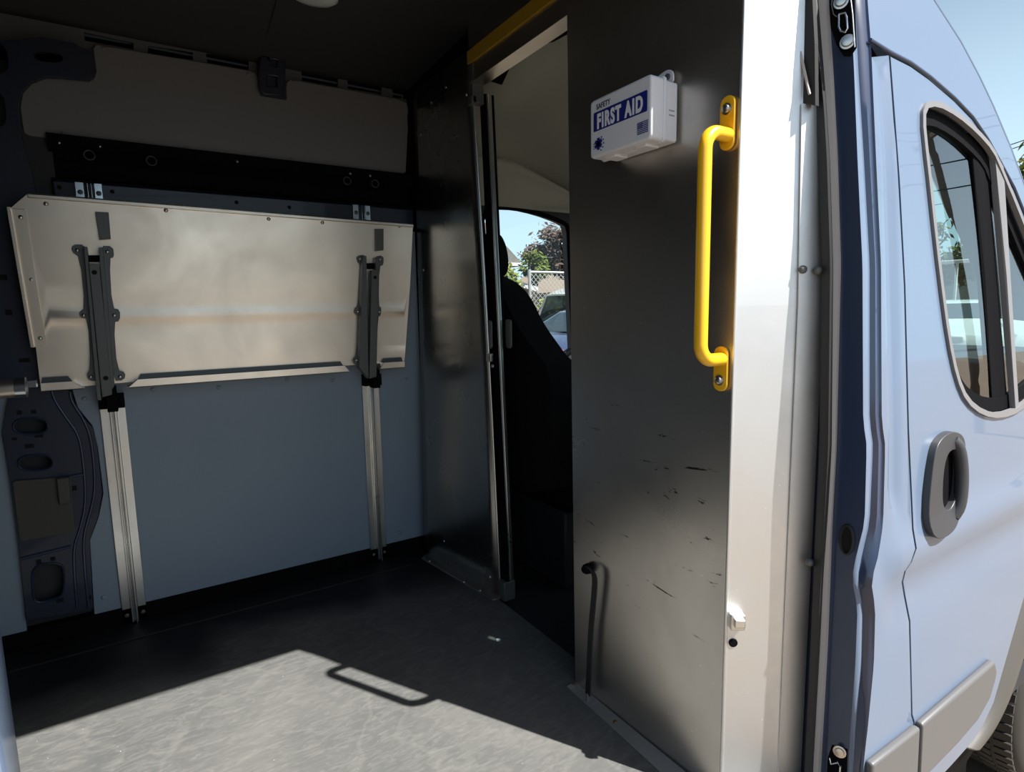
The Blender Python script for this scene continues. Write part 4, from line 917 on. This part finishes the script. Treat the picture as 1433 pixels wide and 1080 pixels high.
# ================================================================== outdoors
def gz(x, y): return -.55 + .35*max(0, min(1, (y-3.2)/1.6)) + .35*max(0, min(1, (x-6)/5))*(1-max(0, min(1, (y-3.2)/1.6)))*(1 if y > -.5 else 0)
xs = [-60, -30, -12, -4, 0, 3, 4.5, 6, 7.25, 8.5, 9.75, 11, 14, 20, 40, 80]; ys = [-60, -30, -12, -5, -.6, -.5, 1.5, 3.2, 3.6, 4.0, 4.4, 4.8, 6, 9, 14, 25, 60]
st(MB().grid([[Vector((x, y, gz(x, y))) for y in ys] for x in xs]).build('floor', M_GROUND))
def car(loc, rz, paint, label, L=4.4, W=1.75, H=1.5, hood=True, boxy=False):
    t = empty('parked_car', loc, label, 'car', 'parked cars around the van', rz)
    T = Matrix.Translation(Vector(loc)) @ Matrix.Rotation(rz, 4, 'Z')
    pf = [(-L/2, .35), (-L/2-.02, .62), (-L/2+.05, .85), (-L/2+.25, .95)] + ([(-L/2+.45, H*.93), (-L/2+.8, H)] if boxy else [(-L/2+.65, 1.0), (-L/2+1.15, H*.95), (-L/2+1.6, H)]) + [(.15, H), (.55, H*.96), (1.15, 1.02), (L/2-.6, .90), (L/2-.12, .78), (L/2, .58), (L/2-.02, .30), (L/2-.5, .22), (-L/2+.4, .22)]
    def wid(z): return W/2*(1 if z < .95 else 1-.22*(z-.95)/(H-.95+.01))
    mb = MB(); n = len(pf); vs = []
    for s, k in ((-1, 1), (-1, .0), (1, .0), (1, 1)):
        for x, z in pf: w = wid(z); vs.append(T @ Vector((x*(1 if k == 0 else .985), s*(w if k else w*.90), z*(1 if k == 0 else .985))))
    # order: side, crown edges
    fs = [list(range(n))[::-1], [3*n+i for i in range(n)]]
    for j in range(3): fs += [(j*n+i, j*n+(i+1) % n, (j+1)*n+(i+1) % n, (j+1)*n+i) for i in range(n)]
    mb.add(vs, fs); mb.build('body', paint, t, smooth=35)
    gl_ = [(-L/2+(.5 if boxy else .95), .99), (-L/2+(.72 if boxy else 1.3), H*.93), (.1, H*.94), (.48, H*.90), (1.0, 1.0)]
    for s in (-1, 1):
        for a_, b_ in ((0, .47), (.50, 1)):
            poly = []
            x0 = gl_[0][0]; x1 = gl_[-1][0]; xa_ = x0+(x1-x0)*a_; xb_2 = x0+(x1-x0)*b_
            top = lambda x: lerp(x, [g[0] for g in gl_], [g[1] for g in gl_])
            xsx = [xa_+(xb_2-xa_)*k/6 for k in range(7)]
            poly = [(x, 1.0) for x in xsx]+[(x, max(1.001, top(x))) for x in xsx[::-1]]
            mb = MB(); mb.prism([T @ Vector((x, s*(wid(z)+.004), z)) for x, z in poly], T.to_3x3() @ Vector((0, s*.006, 0))); mb.build('side_window', M_CARGL, t)
        mb = MB(); mb.tube([T @ Vector((x, s*(wid(z)+.012), z)) for x, z in [(gl_[0][0], .985), (gl_[-1][0]+.05, .985)]], .012, 6); mb.build('chrome_strip', M_CHROME, t)
        mb = MB(); mb.box(T @ Vector((.95, s*(W/2+.08), 1.03)), (.12, .18, .12)); mb.build('mirror', paint, t, bevel=.02)
        for wx in (-L/2+.8, L/2-.85):
            mb = MB(); mb.lathe(T @ Vector((wx, s*(W/2-.18), .32)), T.to_3x3() @ Vector((0, s, 0)), [(0, .32), (.17, .32), (.19, .28), (.185, .20)], 20); mb.build('wheel', M_TYRE, t, smooth=40)
    def across(x0, z0, x1, z1, k, name, m):
        d = Vector((x1-x0, 0, z1-z0)); nn = Vector((d.z, 0, -d.x)).normalized()*.008
        if (nn.x > 0) != (x0+x1 > 0): nn = -nn
        mb = MB(); mb.prism([T @ (Vector((x, s*wid(z)*k, z))+nn) for x, z, s in ((x0, z0, -1), (x0, z0, 1), (x1, z1, 1), (x1, z1, -1))], T.to_3x3() @ (nn*.6)); mb.build(name, m, t)
    across(1.10, 1.05, .60, H*.94, .86, 'windscreen', M_CARGL)
    if not boxy: across(-L/2+.70, 1.03, -L/2+1.12, H*.93, .84, 'rear_window', M_CARGL)
    else: across(-L/2+.27, 1.0, -L/2+.44, H*.91, .84, 'rear_window', M_CARGL)
    for s in (-1, 1):
        mb = MB(); mb.box(T @ Vector((L/2-.14, s*W*.36, .72)), (.22, .34, .14), Matrix.Rotation(rz, 3, 'Z')); mb.build('headlamp', M_LAMPGL, t, bevel=.04)
        mb = MB(); mb.box(T @ Vector((-L/2+.06, s*W*.38, .80)), (.14, .26, .16), Matrix.Rotation(rz, 3, 'Z')); mb.build('tail_lamp', M_RED, t, bevel=.03)
    return t
car((8.35, 8.6, -.20), R(3), M_CARW, 'white hatchback roof and side windows beyond the driver door window', 4.2, 1.75, 1.70, boxy=True)
car((6.1, 5.9, -.22), R(0), M_CARB, 'dark blue car with chrome window strip just outside the driver door window', 4.5, 1.75, 1.36)
car((14.2, 5.0, -.26), R(-150), M_CARW, 'white saloon car facing the van, seen through the passenger door window', 4.5, 1.75, 1.40)
car((16.6, 2.6, -.24), R(-150), M_CARW, 'white car parked behind the white saloon, right of it through the windscreen', 4.4, 1.75, 1.45)
# house behind
ho_ = empty('house', (8.4, 16, -.2), 'grey house with pitched roof beyond the chain link fence', 'house')
hx0, hx1 = 4.5, 9.3
mb = MB(); mb.bb((hx0, 14.3, -.2), (hx1-.35, 19, 2.5)); mb.build('wall', M_WALL, ho_)
mb = MB(); e = 2.46; mb.prism([(hx1, 14.0, e), (hx1-1.75, 14.0, 4.0), (hx1-2.2, 14.0, 4.0), (hx0-2, 14.0, e-.2), (hx0-2, 14.0, e-.35), (hx1, 14, e-.12)], (0, 5.4, 0)); mb.build('roof', M_ROOF, ho_)
mb = MB(); mb.bb((hx0-1, 13.93, e-.13), (hx1+.04, 14.0, e-.05)); mb.bb((hx1, 13.95, e-.13), (hx1+.06, 19.4, e-.05)); mb.build('gutter', M_WTRIM, ho_)
# far roof on the right
h2 = empty('house', (15.5, 19, -.2), 'low house with pale tan roof half hidden behind the purple tree', 'house')
mb = MB(); mb.bb((15.4, 19, -.2), (21, 24, 1.9)); mb.build('wall', M_WALL, h2)
mb = MB(); mb.prism([(14.6, 18.7, 1.8), (18.0, 18.7, 3.7), (21.5, 18.7, 1.8)], (0, 5.5, 0)); mb.build('roof', mat('tan_roof', (.25, .19, .14), .9), h2)
# shed
sh_ = empty('shed', (7.0, 10.3, -.2), 'small tan brick shed with white roof edge behind the white hatchback', 'shed')
pA = aty(728, 394, 10.2); pB = aty(757, 400, 10.2)
mb = MB(); mb.bb((pA.x-.5, 10.45, -.2), (pB.x-.12, 12.1, pB.z-.02)); mb.build('wall', M_BRICK, sh_)
mb = MB(); mb.prism([(pA.x-.6, 10.3, pA.z+.18), (pB.x, 10.3, pB.z-.02), (pB.x, 10.3, pB.z-.12), (pA.x-.6, 10.3, pA.z+.06)], (0, 2.1, 0)); mb.build('roof', M_WTRIM, sh_)
# chain link fence with posts
def fence(y, x0, x1, z0, z1, label):
    f = empty('chain_link_fence', ((x0+x1)/2, y, z0), label, 'fence')
    mb = MB(); s = .11; n = int((x1-x0)/s); hgt = z1-z0; m_ = int(hgt/s)
    for i in range(-m_, n):
        for sg in (1, -1):
            a_ = x0+i*s if sg > 0 else x0+i*s+hgt; b_ = a_+sg*hgt
            pa = Vector((a_, y, z0)); pb = Vector((b_, y, z1))
            # clip
            def cl(p, q):
                if p.x < x0: t = (x0-p.x)/(q.x-p.x); p = p.lerp(q, t)
                if p.x > x1: t = (x1-p.x)/(q.x-p.x); p = p.lerp(q, t)
                return p
            if max(a_, b_) <= x0 or min(a_, b_) >= x1: continue
            p1_, p2_ = cl(pa, pb), cl(pb, pa)
            if (p1_-p2_).length > .02: mb.tube([p1_, p2_], .006, 3, False)
    mb.build('mesh', M_GALV, f)
    mb = MB(); mb.tube([(x0, y, z1), (x1, y, z1)], .025, 8); mb.build('top_rail', M_GALV, f)
    x = x0
    while x <= x1: mb = MB(); mb.tube([(x, y, z0), (x, y, z1+.05)], .035, 8); mb.build('post', M_GALV, f); x += 2.0
fp = aty(742, 378, 10.9)
fence(10.15, fp.x*10.15/10.9-0.02, 12.5, -.2, aty(770, 381, 10.15).z, 'galvanised chain link fence behind the white hatchback')
rl = MB(); q0 = atx(1312, 377, 18); q1 = atx(1425, 377, 18)
rl_ = empty('white_railing', (19.3, 6.5, -.2), 'white railing seen through the passenger door window behind the white cars', 'fence')
mb = MB(); mb.tube([(19.3, 9.4, 2.2), (19.3, 3.2, 2.2)], .05, 8); mb.build('rail', M_WTRIM, rl_)
for yy in (8.5, 7.2, 5.9, 4.6, 3.3): mb = MB(); mb.tube([(19.3, yy, -.2), (19.3, yy, 2.2)], .04, 8); mb.build('post', M_WTRIM, rl_)
# low pale building beyond
mb = MB(); mb.bb((28, 2.0, -.2), (31, 16, 2.3)); o = mb.build('low_building', mat('grey_green_wall', (.30, .33, .30), .8)); tag(o, 'low pale grey building behind the white railing', 'building')

def tree(loc, trunk_h, crown, leaf, n, label, size=.16, name='tree', cat='tree'):
    t = empty(name, loc, label, cat)
    rnd = random.Random(hash(label) % 1000 if False else int(loc[0]*37+loc[1]*11))
    mb = MB(); base = Vector(loc); mb.tube([base, base+Vector((.05, 0, trunk_h*.6)), base+Vector((0, .05, trunk_h))], [.14, .11, .07], 8)
    cx_, cy_, cz_ = crown[0]; rx, ry, rz_ = crown[1]
    for k in range(9):
        a_ = rnd.uniform(0, 6.28); e_ = rnd.uniform(.2, 1.2); r_ = rnd.uniform(.5, .85)
        tip = Vector((cx_+rx*r_*math.cos(a_)*math.cos(e_), cy_+ry*r_*math.sin(a_)*math.cos(e_), cz_+rz_*r_*math.sin(e_)-.2))
        mb.tube([base+Vector((0, 0, trunk_h*.8)), (base+Vector((0, 0, trunk_h))).lerp(tip, .5)+Vector((0, 0, .1)), tip], [.06, .035, .012], 5)
    mb.build('trunk', M_BARK, t, smooth=60)
    lb = MB()
    cl = [(rnd.uniform(-1, 1), rnd.uniform(-1, 1), rnd.uniform(-1, 1)) for _ in range(70)]
    cl = [c for c in cl if .25 < sum(k*k for k in c) < 1.0]
    for i in range(n):
        c = rnd.choice(cl); p = Vector((cx_+rx*(c[0]+rnd.gauss(0, .13)), cy_+ry*(c[1]+rnd.gauss(0, .13)), cz_+rz_*(c[2]+rnd.gauss(0, .13))))
        a1 = Vector((rnd.gauss(0, 1), rnd.gauss(0, 1), rnd.gauss(0, 1))).normalized(); a2 = a1.orthogonal().normalized(); s = size*rnd.uniform(.6, 1.2)
        lb.add([p-a1*s, p+a2*s*.45, p+a1*s, p-a2*s*.45], [(0, 1, 2, 3)])
    lb.build('foliage', leaf, t, fix=False)
    return t
pt_ = aty(785, 345, 15.5)
tree((pt_.x+1.2, 16.2, -.2), 2.4, ((pt_.x+.75, 16.2, 3.1), (1.45, 1.2, 1.1)), M_LEAFP, 6500, 'purple brown leafed tree beyond the chain link fence', .10)
pg_ = aty(744, 362, 13.0)
tree((pg_.x, 13.0, -.2), 1.8, ((pg_.x+.1, 13.0, 2.25), (.38, .4, .36)), M_LEAF, 1300, 'small green tree between the grey house and the purple tree', .07)
pb_ = aty(718, 400, 9.3)
tree((pb_.x-.2, 9.75, -.2), .5, ((pb_.x-.15, 9.75, 1.55), (.55, .25, .45)), M_LEAFY, 1800, 'yellow green bush beside the brick shed', .07, 'bush', 'bush')
hbx = tree((11.5, 11.5, -.2), .6, ((11.6, 11.5, 1.0), (3.2, .45, .6)), M_LEAFY, 7000, 'long yellow green hedge behind the chain link fence', .08, 'hedge', 'hedge')
tr_ = atx(1440, 262, 25)
tree((25.5, tr_.y-1.2, -.2), 3, ((25.5, tr_.y-1.15, 4.3), (2.2, 2.1, 1.9)), M_LEAFY, 6500, 'yellow green tree rising behind the van at the right edge', .16)
tree((22, 9.6, -.2), 2.0, ((22, 9.2, 2.8), (1.5, 2.4, 1.1)), M_LEAF, 5200, 'dark green tree behind the white railing', .14)
# utility pole and wires (mirrored in the passenger window)
up_ = empty('utility_pole', (10.9, -2.67, -.55), 'wooden utility pole with crossarm mirrored in the passenger door window', 'pole')
mb = MB(); mb.tube([(10.9, -2.67, -.55), (10.9, -2.67, 4.75)], [.065, .05], 12); mb.build('pole', M_WOOD, up_, smooth=60)
mb = MB(); mb.box((10.9, -2.67, 4.55), (.07, .9, .07), Matrix.Rotation(R(40), 3, 'Z')); mb.build('crossarm', M_WOOD, up_)
mb = MB()
for k in (-1, 1): mb.lathe((10.9-k*.30, -2.67+k*.36, 4.60), (0, 0, 1), [(0, .03), (.06, .035), (.09, .03), (.12, .015)], 10)
mb.parts('insulator', M_LAMPGL, up_)
wr = empty('overhead_wires', (10.9, -2.67, 4.6), 'thin dark overhead wires strung from the utility pole', 'wire')
for dy, z in ((-.36, 4.74), (.36, 4.74), (-.14, 4.1), (.14, 3.6)):
    mb = MB(); mb.tube([Vector((10.9+s*12, -2.67+dy+s*12, z+1.2*s*s*.6)) for s in [k/10 for k in range(-10, 11)]], .012, 5); mb.build('wire', M_BLACK, wr)
# signboard glimpsed through the quarter window
sg = empty('signboard', (11.5, 3.55, 1.6), 'white roadside signboard with dark frame and a red letter A', 'sign')
mb = MB(); mb.bb((11.5, 2.9, 1.55), (11.56, 3.85, 2.35)); mb.build('board', M_WTRIM, sg)
mb = MB(); mb.bb((11.49, 2.87, 2.33), (11.57, 3.88, 2.39)); mb.bb((11.49, 3.84, 1.5), (11.57, 3.89, 2.39)); mb.build('frame', M_BLACK, sg)
mb = MB(); mb.tube([(11.53, 3.1, gz(11.5, 3.1)), (11.53, 3.1, 1.55)], .04, 8); mb.tube([(11.53, 3.7, gz(11.5, 3.7)), (11.53, 3.7, 1.55)], .04, 8); mb.parts('post', M_STEEL, sg)
cu = bpy.data.curves.new('letter', 'FONT'); cu.body = 'A'; cu.size = .75; cu.extrude = .004; cu.offset = .02
to = bpy.data.objects.new('letter', cu); COL.objects.link(to); bpy.context.view_layer.update()
me = bpy.data.meshes.new_from_object(to.evaluated_get(bpy.context.evaluated_depsgraph_get())); bpy.data.objects.remove(to)
me.transform(Matrix(((0, 0, -1, 11.494), (-1, 0, 0, 3.60), (0, 1, 0, 1.65), (0, 0, 0, 1)))); me.transform(pw(sg).inverted()); me.materials.clear(); link('letter', me, M_RED, sg)
# a scrap of paper on the floor
sc_ = atz(697, 895, .001)
mb = MB(); mb.prism([sc_+Vector((x, y, 0)) for x, y in ((-.008, -.006), (.009, -.004), (.007, .006), (-.004, .007))], (0, 0, .001)); o = mb.build('paper_scrap', M_WTRIM); tag(o, 'tiny white scrap lying on the dark floor near the doorway', 'scrap')
